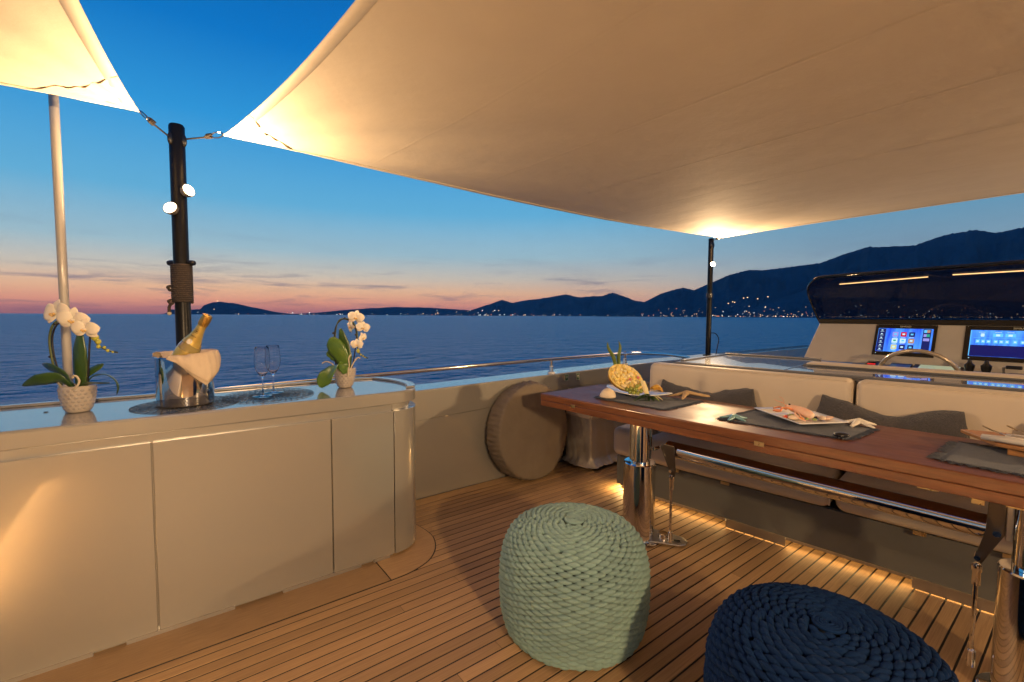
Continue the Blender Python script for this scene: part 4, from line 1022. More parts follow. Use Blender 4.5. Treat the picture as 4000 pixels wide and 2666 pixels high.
# ================================================================== THINGS ON THE BAR
CT = .9302
def leaf_mb(path, widths, wdir, fold=.25, n=12, curl=0.0):
    P = cat_rom(path, max(3, n // (len(path) - 1))); m = len(P); wd0 = Vector(wdir)
    def wat(t):
        f = t * (len(widths) - 1); i = min(int(f), len(widths) - 2); k = f - i; return widths[i] + (widths[i + 1] - widths[i]) * k
    def fn(u, v):
        i = min(int(round(v * (m - 1))), m - 1); tg = (P[min(i + 1, m - 1)] - P[max(i - 1, 0)]).normalized()
        w = (wd0 - tg * wd0.dot(tg)).normalized(); nn = tg.cross(w); s = (u - .5) * 2
        return P[i] + w * s * wat(i / (m - 1)) + nn * (abs(s) ** 1.4) * wat(i / (m - 1)) * fold + nn * curl * math.sin(math.pi * v)
    return MB().grid(fn, 6, m - 1)
def flower(t, c, size, face, spin=0.0):
    """five white petals and a yellow lip, facing 'face'"""
    f = Vector(face).normalized(); r = UP.cross(f).normalized(); u = f.cross(r); q = Matrix.Rotation(spin, 3, f); r = q @ r; u = q @ u; c = Vector(c)
    fl = None
    def petal(ang, ln, wd, name, back, parent):
        d = r * math.cos(ang) + u * math.sin(ang); s = f.cross(d)
        def fn(a, b):
            w = wd * math.sin(math.pi * min(1, b * .93 + .07)) ** .62 * (a - .5) * 2
            return c + d * (ln * b) + s * w + f * (back + size * .10 * math.sin(b * 2.4) - .35 * abs(w) * (1 - b) * .4 - size * .10 * b * b)
        return MB().grid(fn, 6, 8).build(name, PETAL, parent, smooth=True, solid=.0012)
    fl = MB().ell(c + f * size * .05, (size * .075, size * .075, size * .06), 10, 8).build('flower', PETAL, t)
    for ang in (R(90), R(212), R(328)): petal(ang, size * .50, size * .175, 'sepal', -.002, fl)
    for ang in (R(14), R(166)): petal(ang, size * .56, size * .29, 'petal', .003, fl)
    lip = MB()
    for k, ang in enumerate((-90, -150, -30)):
        d = r * math.cos(R(ang)) + u * math.sin(R(ang)); lip.ell(c + f * size * .13 + d * size * .075, (size * .048, size * .048, size * .048), 8, 6)
    lip.build('lip', LIPY, fl)
    return fl
def pot(t, r0, r1, h, rows, cols):
    prof = [(r0 * .62, 0), (r0 * .70, .004)] + [(r0 * .70 + (r1 - r0 * .70) * math.sin(k / 10 * 1.75) ** .8 / 1.0, .004 + (h - .004) * k / 10) for k in range(1, 11)]
    def rad(z):
        for (a, za), (b, zb) in zip(prof, prof[1:]):
            if za <= z <= zb: return a + (b - a) * (z - za) / max(1e-6, zb - za)
        return prof[-1][0]
    p = MB().lathe(prof + [(prof[-1][0] - .004, h + .002), (prof[-1][0] - .009, h - .004), (prof[-1][0] - .012, h * .72), (.004, h * .72)], 40, cap1=True).build('pot', POTGLAZE, t, smooth=50)
    cell = MB()
    for i in range(rows):
        z = h * (.09 + .84 * (i + .5) / rows)
        for k in range(cols):
            a = 2 * math.pi * (k + .5 * (i % 2)) / cols; r = rad(z); ca, sa = math.cos(a), math.sin(a)
            sl = (rad(min(z + .005, h)) - rad(max(z - .005, .001))) / .01; nx = Vector((ca, sa, -sl)).normalized(); tg = Vector((-sa, ca, 0)); bi = nx.cross(tg)
            M = Matrix((tg, bi, nx)).transposed(); cell.ell(Vector((r * ca, r * sa, z)) - nx * .0012, (math.pi * r / cols * .80, h / rows * .36, .0026), 8, 6, M)
    stuff(cell.build('glazed_cells', POTCELL, p))
    MB().lathe([(.003, h * .74), (prof[-1][0] - .013, h * .74)], 24, cap0=False, cap1=False).build('soil', SOIL, t)
    b = MB(); rnd = random.Random(int(r0 * 1e4))
    for _ in range(26):
        a = rnd.uniform(0, 6.28); q = rnd.uniform(.1, .85) * r0; b.ell((q * math.cos(a), q * math.sin(a), h * .76 + rnd.uniform(0, .01)), (.012, .007, .005), 6, 4, Matrix.Rotation(rnd.uniform(0, 6), 3, 'Z'))
    stuff(b.build('bark_chips', SOIL, t, smooth=False))
def orchid1():
    base = Vector((-.302, 2.665, CT + .001)); t = thing('potted_orchid', 'larger white orchid in a dimpled grey pot, beside the slim pole', 'orchid', base, group='potted orchids on the bar')
    P = lambda a, h, d=0.0: E1 * a + UP * h + E2 * d
    pot(t, .060, .062, .112, 6, 18)
    hoop = [P(-.062, .10), P(-.078, .17), P(-.094, .24), P(-.098, .31), P(-.082, .362), P(-.05, .385), P(-.004, .386), P(.042, .367), P(.062, .33), P(.058, .27), P(.048, .16), P(.04, .10)]
    MB().tube(cat_rom(hoop, 6), .0035, 8).build('support_hoop', WIRE, t)
    stem = [P(-.055, .10, .006), P(-.085, .17, .006), P(-.101, .25, .006), P(-.103, .315, .006), P(-.086, .369, .006), P(-.05, .392, .006), P(0, .394, .004), P(.045, .374), P(.07, .34), P(.085, .30), P(.105, .278), P(.137, .262), P(.178, .254)]
    MB().tube(cat_rom(stem, 6), [.0045] * 40 + [.0032] * 33, 8).build('stem', STEMG, t)
    for a, h in ((-.102, .235), (-.076, .374), (.064, .336)): MB().ell(P(a, h, .004), (.010, .007, .006), 10, 6).build('clip', BLACKPLASTIC, t)
    for i, (a, h, s) in enumerate(((.088, .318, .016), (.101, .300, .012), (.101, .279, .009), (.126, .276, .007), (.140, .262, .007), (.16, .256, .005))):
        MB().ell(P(a, h, .004), (s * .85, s * .7, s), 10, 8).build('bud', BUDG, t)
    L = [([P(.010, .095), P(.012, .17, .0), P(.018, .27, .006), P(.024, .368, .0)], [.016, .033, .028, .003], E1, LEAFG),
         ([P(0, .10, .02), P(-.015, .15, .035), P(-.06, .185, .04), P(-.11, .190, .02), P(-.155, .198, -.01)], [.018, .028, .026, .022, .006], E2 * .5 + UP * .8, LEAFG),
         ([P(-.005, .10, .02), P(-.035, .145, .05), P(-.09, .140, .07), P(-.17, .118, .06)], [.016, .030, .030, .003], E2 * .6 + UP * .75, LEAFG),
         ([P(.015, .10, -.01), P(.05, .15, -.015), P(.115, .160, -.01), P(.165, .138, .0), P(.178, .105, .0), P(.168, .075, .0)], [.014, .014, .018, .026, .026, .008], E1 * .7 + E2 * .7, LEAFG),
         ([P(.02, .10, .01), P(.07, .128, .03), P(.13, .130, .04), P(.165, .128, .03)], [.010, .010, .009, .003], E2 * .8 + UP * .4, LEAFG),
         ([P(-.01, .10, -.02), P(.0, .15, -.03), P(.05, .19, -.05), P(.055, .20, -.06)], [.014, .02, .016, .003], E1, LEAFG)]
    for p, w, d, m in L: leaf_mb(p, w, d, .22, 20).build('leaf', m, t, smooth=True, solid=.0022)
    for p in ([P(.01, .098, .05), P(.045, .112, .055), P(.056, .135, .05), P(.048, .155, .05), P(.034, .160, .05), P(.030, .150, .05)], [P(-.02, .10, .04), P(-.11, .15, .0), P(-.135, .145, .0), P(-.14, .14, .0)]):
        MB().tube(cat_rom(p, 5), .0042, 7).build('aerial_root', ROOTP, t)
    flower(t, P(-.044, .418, .03), .124, E2 + UP * .15 - E1 * .2, .05); flower(t, P(.040, .392, .045), .108, E2 + E1 * .25 - UP * .12, -.15); flower(t, P(.083, .354, .04), .098, E2 + E1 * .2 - UP * .12, -.12)
def orchid2():
    base = Vector((.825, 2.672, CT + .001)); t = thing('potted_orchid', 'smaller white orchid in a pale dimpled pot, at the rounded end', 'orchid', base, group='potted orchids on the bar')
    P = lambda a, h, d=0.0: E1 * a + UP * h + E2 * d
    pot(t, .056, .060, .112, 7, 18)
    MB().tube(cat_rom([P(-.04, .09), P(-.056, .16), P(-.059, .28), P(-.048, .35), P(-.02, .388), P(.006, .394), P(.045, .376), P(.068, .325), P(.067, .26), P(.05, .15), P(.035, .09)], 6), .0036, 8).build('support_hoop', WIRE, t)
    MB().tube(cat_rom([P(-.01, .09), P(-.05, .2, -.006), P(-.055, .3, -.006), P(-.03, .385, .004), P(.02, .396, .006), P(.055, .375, .006), P(.075, .32, .006), P(.078, .25, .006), P(.08, .21, .005), P(.10, .185), P(.135, .168)], 6), .0034, 8).build('stem', STEMG, t)
    for a, h in ((-.060, .313), (.004, .398), (.069, .305)): MB().ell(P(a, h, .004), (.009, .007, .007), 10, 6).build('clip', BLACKPLASTIC, t)
    for a, h, s in ((.080, .212, .014), (.095, .19, .007), (.108, .182, .006), (.12, .174, .005)): MB().ell(P(a, h, .006), (s * .75, s * .7, s), 10, 8).build('bud', BUDG, t)
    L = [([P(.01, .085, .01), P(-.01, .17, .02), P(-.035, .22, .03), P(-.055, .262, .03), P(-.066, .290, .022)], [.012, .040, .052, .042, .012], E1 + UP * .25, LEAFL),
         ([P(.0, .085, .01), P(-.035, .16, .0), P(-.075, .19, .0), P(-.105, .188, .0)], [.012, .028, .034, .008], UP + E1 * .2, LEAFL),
         ([P(.01, .085, -.02), P(.0, .17, -.02), P(-.012, .26, -.015), P(-.026, .34, -.01)], [.012, .034, .030, .006], E1, LEAFG),
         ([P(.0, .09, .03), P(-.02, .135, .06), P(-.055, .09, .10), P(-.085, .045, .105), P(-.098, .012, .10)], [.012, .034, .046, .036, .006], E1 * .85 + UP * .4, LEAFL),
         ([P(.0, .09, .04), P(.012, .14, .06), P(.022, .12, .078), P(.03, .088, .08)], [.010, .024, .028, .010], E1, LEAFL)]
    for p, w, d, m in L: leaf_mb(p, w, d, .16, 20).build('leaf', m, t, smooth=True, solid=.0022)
    for p in ([P(-.05, .11), P(-.08, .14), P(-.11, .148), P(-.132, .138)], [P(.03, .10, .03), P(.04, .13, .04), P(.034, .17, .03), P(.042, .19, .02)], [P(.04, .10, .03), P(.055, .14, .02), P(.075, .172), P(.09, .168)], [P(.03, .12, .04), P(.042, .09, .065), P(.04, .07, .066)]):
        MB().tube(cat_rom(p, 5), .0036, 7).build('aerial_root', ROOTP, t)
    flower(t, P(.076, .403, .02), .088, E2 + E1 * .1, -.2); flower(t, P(.036, .352, -.012), .095, E2 * .6 - E1 * .8 - UP * .2, .5); flower(t, P(.114, .347, .02), .074, E2 + E1 * .4 - UP * .1, -.1)
    flower(t, P(.104, .287, .0), .066, E2 * .3 + E1 * .9, .3); flower(t, P(.082, .250, .03), .068, E2 + E1 * .1 - UP * .05, 0)
orchid1(); orchid2()

def vinyl_mat(c, r, label, seed):
    t = thing('table_mat', label, 'mat', c, group='round black lattice mats on the bar')
    mb = MB(); n = 38; nr = 12
    def arc(k, s):
        pts = []
        for j in range(nr * 2 + 1):
            q = j / (nr * 2); rr = .016 + (r - .016) * q; a = 2 * math.pi * k / n + s * (.75 * q ** .8)
            pts.append((rr * math.cos(a), rr * math.sin(a)))
        for j in range(len(pts) - 1):
            a, b = Vector(pts[j]), Vector(pts[j + 1]); d = (b - a).normalized(); w = .0009 + .0011 * (j / len(pts)); nn = Vector((-d.y, d.x)) * w
            z0, z1 = (.0004, .0014) if s > 0 else (.0007, .0018)
            mb.hexa([(a.x - nn.x, a.y - nn.y, z0), (b.x - nn.x, b.y - nn.y, z0), (b.x + nn.x, b.y + nn.y, z0), (a.x + nn.x, a.y + nn.y, z0), (a.x - nn.x, a.y - nn.y, z1), (b.x - nn.x, b.y - nn.y, z1), (b.x + nn.x, b.y + nn.y, z1), (a.x + nn.x, a.y + nn.y, z1)])
    for k in range(n): arc(k, 1); arc(k, -1)
    stuff(mb.build('lattice', MATBLACK, t, smooth=False))
    e = MB()
    for k in range(n * 2):
        a = math.pi * k / n; q = math.pi / n * r * .62
        e.tube([((r + .0) * math.cos(a) + q * math.cos(w) * -math.sin(a) + .004 * math.sin(w) * math.cos(a), r * math.sin(a) + q * math.cos(w) * math.cos(a) + .004 * math.sin(w) * math.sin(a), .0016) for w in [math.pi * i / 5 for i in range(6)]], .0011, 4)
    stuff(e.build('scalloped_edge', MATBLACK, t, smooth=False))
    MB().tube([(.016 * math.cos(a), .016 * math.sin(a), .0016) for a in [2 * math.pi * k / 20 for k in range(20)]], .0016, 5, closed=True).build('centre_ring', MATBLACK, t)
vinyl_mat((.075, 2.585, CT), .205, 'black lattice mat under the ice bucket', 1)
vinyl_mat((.425, 2.625, CT + .0028), .205, 'black lattice mat under the champagne flutes', 2)

BK = Vector((.072, 2.605, CT + .0032)); BR, BH = .112, .222
_v = Vector((EYE.x - BK.x, EYE.y - BK.y, 0)).normalized(); LE2 = _v; LE1 = Vector((-_v.y, _v.x, 0))
def ice_bucket():
    t = thing('ice_bucket', 'polished steel ice bucket holding a champagne bottle', 'bucket', BK)
    MB().lathe([(BR - .004, 0), (BR - .001, .002), (BR, .006), (BR, BH - .003), (BR - .003, BH), (BR - .016, BH), (BR - .019, BH - .004), (BR - .019, .015), (.004, .013)], 64).build('body', CHROME, t, smooth=40)
ice_bucket()
def bottle():
    b0 = BK + E1 * -.058 + UP * .110 + E2 * .012; ax = (E1 * .56 + UP * .82 + E2 * .10).normalized()
    t = thing('champagne_bottle', 'gold foiled champagne bottle leaning in the ice bucket', 'bottle', b0)
    t.rotation_mode = 'QUATERNION'; q = UP.rotation_difference(ax); t.rotation_quaternion = q
    t.scale = (1.1, 1.1, 1.08)
    MB().lathe([(.004, .004), (.030, .0), (.0435, .006), (.0435, .15), (.041, .175), (.034, .20), (.0265, .221)], 32, cap0=True, cap1=False).build('glass', BOTTLEG, t, smooth=40)
    foil = [(.0290, .213), (.0262, .222), (.0215, .245), (.0182, .262), (.0166, .285), (.0160, .296)]
    MB().lathe(foil, 32, cap0=False, cap1=False).build('neck_foil', GOLDLABEL, t, smooth=60)
    mb = MB().grid(lambda u, v: (lambda r, a: (r * math.cos(a), r * math.sin(a), .290 + .047 * v))((.0172 + .0016 * math.sin(v * 3.1) + .0011 * math.sin(u * 2 * math.pi * 13 + v * 5) * (1 - .4 * v)), 2 * math.pi * u), 60, 8, closeu=True)
    mb.build('cap_foil', GOLDFOIL, t, smooth=True)
    MB().lathe([(.0172, .335), (.0155, .3395), (.008, .342), (.001, .3425)], 24, cap0=False).build('cap_top', GOLDFOIL, t)
    qi = q.inverted(); fd = qi @ E2; fa = math.atan2(fd.y, fd.x) + .12
    def radius(z):
        for (a, za), (b, zb) in zip([(.0435, .15), (.041, .175), (.034, .20), (.0265, .221), (.0215, .245), (.0182, .262), (.0166, .285), (.016, .296)], [(.041, .175), (.034, .20), (.0265, .221), (.0215, .245), (.0182, .262), (.0166, .285), (.016, .296), (.016, .4)]):
            if za <= z <= zb: return a + (b - a) * (z - za) / (zb - za)
        return .0435
    def wrap(mb, z0, off):   # flat (x right, y up) -> round the bottle
        out = []
        for x, y, z in mb.v:
            r = radius(z0 + y) + off + z; a = fa + x / r; out.append((r * math.cos(a), r * math.sin(a), z0 + y))
        mb.v = out; return mb
    col = MB().grid(lambda u, v: ((u - .5) * .10, (v - .5) * .030 + .006 * math.cos((u - .5) * 6), 0), 20, 6); wrap(col, .2125, .0009).build('collar_label', GOLDLABEL, t, smooth=True)
    def disc(r, n=20): return MB().add([(r * math.cos(2 * math.pi * k / n), r * math.sin(2 * math.pi * k / n), 0) for k in range(n)], [tuple(range(n))])
    wrap(disc(.0105), .213, .0017).build('medallion', LABELW, t, smooth=False)
    tm = text_mb('CRISTAL', .0068, Matrix.Identity(4)); wrap(tm, .238, .0012).build('lettering', PRINT, t, smooth=False)
    em = MB()
    for cx_, cy_, rr in ((0, .005, .0042), (-.0035, -.003, .0038), (.0035, -.003, .0038), (0, -.0005, .0026)):
        em.tube([(cx_ + rr * math.cos(a), cy_ + rr * 1.1 * math.sin(a), .0004) for a in [2 * math.pi * k / 14 for k in range(14)]], .0006, 4, closed=True)
    wrap(em, .262, .0009).build('emblem', PRINT, t, smooth=False)
    wrap(MB().grid(lambda u, v: ((u - .5) * .07, (v - .5) * .07, 0), 16, 6), .135, .0008).build('front_label', GOLDLABEL, t, smooth=True)
bottle()
def bucket_napkin():
    t = thing('napkin', 'beige linen napkin draped over the ice bucket rim', 'napkin', BK + UP * BH)
    # angle from the viewer's side of the rim towards the right, with how far the cloth hangs there
    keys = [(-34, .004), (-26, .010), (-14, .022), (0, .048), (18, .088), (34, .116), (46, .100), (60, .076), (76, .050), (95, .022), (120, .006), (160, .004), (205, .004), (260, .003)]
    def hang(a):
        for (a0, h0), (a1, h1_) in zip(keys, keys[1:]):
            if a0 <= a <= a1: k = (a - a0) / (a1 - a0); return h0 + (h1_ - h0) * k
        return .003
    def make(layer):
        def fn(u, v):
            a = -32 + u * 285 if layer == 0 else -18 + u * 82
            h = hang(a) * (1 if layer == 0 else 1.12); d = LE2 * math.cos(R(a)) + LE1 * math.sin(R(a))
            wr = .0055 * noise.noise(Vector((a * .05, v * 2.2, layer * 4))) + .003 * noise.noise(Vector((a * .14, v * 3, 7)))
            side = max(0, math.sin(R(a))) if -10 < a < 150 else 0
            lift = .006 + .016 * side + (.008 if a > 150 else 0)
            if v < .3:                       # inside the bucket
                k = v / .3; r = BR - .045 + .026 * k; z = -.05 * (1 - k) + lift * k
            elif v < .5:                     # over the rim
                k = (v - .3) / .2; r = BR - .019 + .026 * k + side * .010; z = lift + .005 * math.sin(math.pi * k)
            else:
                k = (v - .5) / .5; fall = h + lift; r = BR + .007 + side * .010 + .016 * math.sin(k * 2.2) * min(1, h * 12) + (.004 if layer == 0 else -.003); z = lift - fall * k
            return d * (r + wr * min(1, v * 2)) + UP * (z + wr * .6)
        return MB().grid(fn, 110, 22)
    make(0).build('cloth', NAPKIN, t, smooth=True, solid=.0016); make(1).build('under_fold', NAPKIN, t, smooth=True, solid=.0016)
bucket_napkin()
def flute(c, label):
    t = thing('champagne_flute', label, 'glass', c, group='empty champagne flutes on the bar')
    o = [(.047, 0), (.0475, .0015), (.03, .0035), (.010, .006), (.0052, .012), (.0042, .04), (.0042, .085), (.0055, .097), (.014, .107), (.0265, .125), (.0345, .148), (.0372, .170), (.0365, .195), (.0335, .228), (.0315, .250)]
    i = [(.0305, .2505), (.0325, .228), (.0354, .195), (.0360, .170), (.0333, .149), (.0253, .127), (.013, .110), (.003, .1045)]
    MB().lathe(o + i, 40).build('glass', GLASS, t, smooth=60)
flute((.388, 2.585, CT + .0056), 'nearer of the two clear champagne flutes'); flute((.452, 2.675, CT + .0056), 'farther of the two clear champagne flutes')
tag(MB().ell((0, 0, .002), (.009, .006, .002), 8, 5).build('deck_plug', BLACKPLASTIC), 'tiny dark cap lying on the counter left of the larger orchid', 'cap').location = (-.41, 2.72, CT)

# ================================================================== THINGS ON THE TABLE
TZ = .8004
def cloth_mat(corners, label, seed, fr=.026):
    c = sum((Vector((x, y, 0)) for x, y in corners), Vector()) / 4; c.z = TZ
    t = thing('placemat', label, 'placemat', c, group='frayed grey linen placemats')
    A, B, C_, D_ = [Vector((x, y, 0)) - Vector((c.x, c.y, 0)) for x, y in corners]
    def pt(u, v): return (A * (1 - u) + B * u) * (1 - v) + (D_ * (1 - u) + C_ * u) * v
    def fn(u, v):
        p = pt(u, v); e = .006 * noise.noise(Vector((u * 7, v * 7, seed)))
        d = (p).normalized(); edge = min(u, 1 - u, v, 1 - v)
        return p + d * (e * (1 if edge < .02 else .2)) + UP * (.0016 + .0022 * (1 + noise.noise(Vector((p.x * 11, p.y * 11, seed)))) + (.004 * max(0, noise.noise(Vector((p.x * 18, p.y * 18, seed + 3)))) if edge < .08 else 0))
    MB().grid(fn, 30, 20).build('cloth', LINEN, t, smooth=True, solid=.0014)
    rnd = random.Random(seed); fm = MB()
    per = [((0, 0), (1, 0), (0, -1)), ((1, 0), (1, 1), (1, 0)), ((1, 1), (0, 1), (0, 1)), ((0, 1), (0, 0), (-1, 0))]
    for (a, b, nrm) in per:
        L_ = (pt(*b) - pt(*a)).length
        for k in range(int(L_ / .0030)):
            q = rnd.random(); u = a[0] + (b[0] - a[0]) * q; v = a[1] + (b[1] - a[1]) * q; p = pt(u, v)
            o = pt(u + nrm[0] * .02, v + nrm[1] * .02) - p; o.normalize(); s = Vector((-o.y, o.x, 0)) * rnd.uniform(-.7, .7); ln = fr * rnd.uniform(.4, 1.15)
            z = .003
            fm.tube([p - o * .006 + UP * z, p + (o + s * .4) * ln * .5 + UP * (z + rnd.uniform(0, .004)), p + (o + s) * ln + UP * (.0012 + rnd.uniform(0, .003))], [.0022, .0019, .0009], 3)
    stuff(fm.build('fringe', LINEN, t, smooth=False))
cloth_mat([(2.285, 2.055), (2.56, 2.13), (2.735, 1.575), (2.315, 1.555)], 'frayed grey placemat under the pineapple dish', 1.0)
cloth_mat([(2.345, 1.235), (2.735, 1.225), (2.755, .675), (2.42, .683)], 'frayed grey placemat under the prawn plate', 2.0)
cloth_mat([(2.365, .372), (2.75, .372), (2.78, -.20), (2.37, -.20)], 'frayed grey placemat under the wooden board', 3.0, .034)

tag(MB().grid(lambda u, v: (lambda a, th: ((.052 * math.sin(th) * (1 + .012 * math.cos(5 * a))) * math.cos(a), (.052 * math.sin(th) * (1 + .012 * math.cos(5 * a))) * math.sin(a), .0 + .054 * (math.cos(th) if th < 1.57 else math.cos(th) * .25) + .0135))(2 * math.pi * u, .02 + v * 2.7), 40, 20, closeu=True).build('sea_urchin_shell', URCHIN, smooth=True),
    'rounded cream sea urchin shell at the left of the table', 'shell').location = (2.318, 1.985, TZ + .0065)

DC = Vector((2.555, 1.925, TZ + .006))     # pineapple dish
def dish():
    t = thing('serving_dish', 'long white boat shaped dish holding the pineapple', 'dish', DC)
    ax = Vector((.13, -.99, 0)).normalized(); sd = Vector((ax.y, -ax.x, 0)) * -1
    def fn(u, v):
        s = (u - .5) * 2; w = (v - .5) * 2; L_ = .245 * s; wd = .098 * (1 - abs(s) ** 2.6) ** .6 + .002
        return ax * L_ + sd * (w * wd) + UP * (.006 + .043 * abs(s) ** 2.2 + .017 * w * w * (1 - abs(s) ** 3))
    MB().grid(fn, 30, 14).build('dish', PORCELAIN, t, smooth=True, solid=.005)
    MB().lathe([(.05, -.0025), (.045, .004)], 24).build('foot', PORCELAIN, t)
dish()
def pineapple():
    c = DC + UP * .125 + E1 * -.085 + E2 * -.005
    t = thing('pineapple_half', 'hollowed pineapple half filled with fruit chunks', 'pineapple', c)
    # u1: long axis (upper left to lower right as seen), nn: direction the hollow faces
    nn = (E2 * .80 + UP * .50 + E1 * .22).normalized(); u1 = (E1 * .93 - UP * .33); u1 = (u1 - nn * u1.dot(nn)).normalized(); u2 = nn.cross(u1)
    A, B, Dp = .126, .096, .084
    def shell(s):
        def fn(u, v):
            a = 2 * math.pi * u; th = v * math.pi / 2
            k = 1 + .02 * noise.noise(Vector((math.cos(a) * 4, math.sin(a) * 4, v * 4))) + (.018 * math.sin(a * 13 + v * 9) * math.sin(a * 7 - v * 12) if s > .95 else 0)
            return (u1 * A * math.cos(a) + u2 * B * math.sin(a)) * math.sin(th) * s * k - nn * Dp * math.cos(th) * s * k + nn * .004
        return fn
    MB().grid(shell(1.0), 56, 16, closeu=True).build('rind', RIND, t, smooth=True)
    MB().grid(shell(.86), 40, 10, closeu=True).build('inner_wall', CHUNK, t, smooth=True)
    MB().grid(lambda u, v: (lambda a: (u1 * A * math.cos(a) + u2 * B * math.sin(a)) * (.855 + .15 * v) + nn * (.005 + .004 * math.sin(math.pi * v) + .0022 * math.sin(a * 22)))(2 * math.pi * u), 60, 4, closeu=True).build('cut_rim', CHUNK, t, smooth=True)
    MB().grid(lambda u, v: (lambda a: (u1 * A * math.cos(a) + u2 * B * math.sin(a)) * .86 * v + nn * (.004 + .012 * (1 - v * v)))(2 * math.pi * u), 40, 6, closeu=True).build('pulp', CHUNK, t, smooth=True)
    rnd = random.Random(11); pts = []
    tries = 0
    while len(pts) < 46 and tries < 4000:
        tries += 1; a = rnd.uniform(0, 6.283); q = math.sqrt(rnd.random()) * .80; p = (A * q * math.cos(a), B * q * math.sin(a))
        if all((p[0] - o[0]) ** 2 + (p[1] - o[1]) ** 2 > .0195 ** 2 for o in pts): pts.append(p)
    for i, (a, b) in enumerate(pts):
        h = .002 + .018 * (1 - (a / A) ** 2 - (b / B) ** 2) + rnd.uniform(-.003, .005)
        s = rnd.uniform(.0135, .0175)
        if rnd.random() < .35: mb = MB().ell((0, 0, 0), (s * 1.05, s * .95, s * .9), 12, 8)
        else: mb = rbox(-s, s, -s * .85, s * .85, -s * .75, s * .75, s * .28, 2)
        q = Matrix.Rotation(rnd.uniform(0, 6), 3, 'Z') @ Matrix.Rotation(rnd.uniform(-.5, .5), 3, 'X') @ Matrix.Rotation(rnd.uniform(-.5, .5), 3, 'Y'); Bm = Matrix((u1, u2, nn)).transposed()
        mb.v = [tuple(Bm @ (q @ Vector(v)) + u1 * a + u2 * b + nn * h) for v in mb.v]; mb.build('fruit_chunk', MELON if rnd.random() < .4 else CHUNK, t, smooth=True)
    for a, b in ((.02, -.02), (.075, .016)):
        mb = MB()
        for k in range(7): w = 2 * math.pi * k / 7; mb.ell(u1 * (a + .006 * math.cos(w)) + u2 * (b + .006 * math.sin(w)) + nn * .034, (.0045, .0045, .0045), 6, 5)
        mb.build('pink_blossom', PINKF, t)
    tip = -u1 * A * .62 + u2 * B * .62
    for dx, dh, bend, w in ((-.058, .172, -.012, .0125), (-.006, .18, .010, .0115)):
        p0 = tip - nn * .01 + (E1 * .004 if dx > -.02 else Vector()) + (E1 * .018 if dx > -.02 else Vector()); leaf_mb([p0, p0 + E1 * (dx * .35 - bend * .2) + UP * dh * .38, p0 + E1 * (dx * .72 + bend) + UP * dh * .75, p0 + E1 * dx + UP * dh], [w, w * 1.1, w * .8, .0008], E1 + E2 * .5, .35, 14).build('leaf', SPIKE, t, smooth=True, solid=.0018)
pineapple()
def grapes():
    c = DC + E1 * -.03 + E2 * .062 + UP * .028
    t = thing('grape_bunch', 'small bunch of green grapes on the white dish', 'grapes', c)
    k = .00112  # metres per zoomed photo pixel there
    me = MB().ell((0, 0, 0), (.0142, .0142, .0155), 14, 10).mesh('grape', True); me.materials.append(GRAPE)
    for i, (gx, gy, d) in enumerate(((570, 995, .0), (640, 975, .008), (718, 985, .018), (765, 925, .006), (835, 905, .004), (915, 955, .0), (825, 1010, .022), (765, 1060, .020), (690, 1060, .014), (880, 985, .010), (625, 1040, .004), (725, 1045, .0))):
        o = link('grape', me, None, t); o.location = E1 * ((gx - 745) * .00033) + UP * ((1060 - gy) * .00033 + .004) + E2 * d; o.scale = (1, 1, 1)
    MB().tube([E1 * -.035 + UP * .038 + E2 * .01, E1 * -.04 + UP * .052 + E2 * .012], .002, 6).build('stalk', STEMG, t)
    leaf_mb([E1 * .03 + UP * .045, E1 * .05 + UP * .058, E1 * .075 + UP * .05], [.008, .016, .004], E1 * .3 + UP, .2, 8).build('leaf', LEAFG, t, smooth=True, solid=.001)
grapes()
def crown():
    c = DC + E1 * .055 + E2 * .075 + UP * .03
    t = thing('pineapple_crown_piece', 'cut pineapple crown with wedges and dark green leaves', 'fruit', c)
    mb = MB().grid(lambda u, v: (lambda a, r: E1 * (-.02 - .024 * (1 - v) + r * math.cos(a)) + UP * (.085 - .10 * v) + E2 * (-.01 + .045 * v + r * .6 * math.sin(a)))(2 * math.pi * u, .015 - .003 * v + .004 * math.sin(v * 3)), 14, 8, closeu=True)
    mb.build('core_strip', MELON, t, smooth=True)
    for sx, a0 in ((-1, .2), (1, .0)):
        def fn(u, v, sx=sx):
            s = (u - .5) * 2; return E1 * (sx * (.018 + .062 * v) + .006 * s) + UP * (.028 - .018 * v + .026 * math.sin(v * 2.6) * (1 - .5 * abs(s)) + .012 * (1 - s * s)) + E2 * (.018 * s - .005 + .006 * math.sin(u * 19))
        MB().grid(fn, 14, 12).build('wedge', RIND if sx > 0 else CHUNK, t, smooth=True, solid=.010)
    tip = E1 * -.012 + UP * -.008 + E2 * .035
    for dx, dh, dd, w, m in ((-.115, -.060, .045, .0165, SPIKED), (-.080, -.028, .055, .015, SPIKED), (-.05, -.045, .06, .014, SPIKED), (-.018, -.058, .055, .013, SPIKED), (.012, -.062, .06, .011, SPIKED), (.048, -.070, .07, .006, SPIKE), (.05, -.026, .055, .004, MELON), (.075, -.020, .045, .004, MELON), (.062, -.012, .05, .004, MELON), (-.03, -.035, .065, .012, SPIKED)):
        p1 = tip + E1 * dx * .5 + UP * (dh * .25 + .012) + E2 * dd * .8; p2 = tip + E1 * dx + UP * max(dh, -.026) + E2 * dd * 1.25
        leaf_mb([tip, p1, p2], [w * .7, w, .0006], E1 * .4 + E2 * .4 + UP * .8, .3, 12).build('leaf', m, t, smooth=True, solid=.0012)
crown()
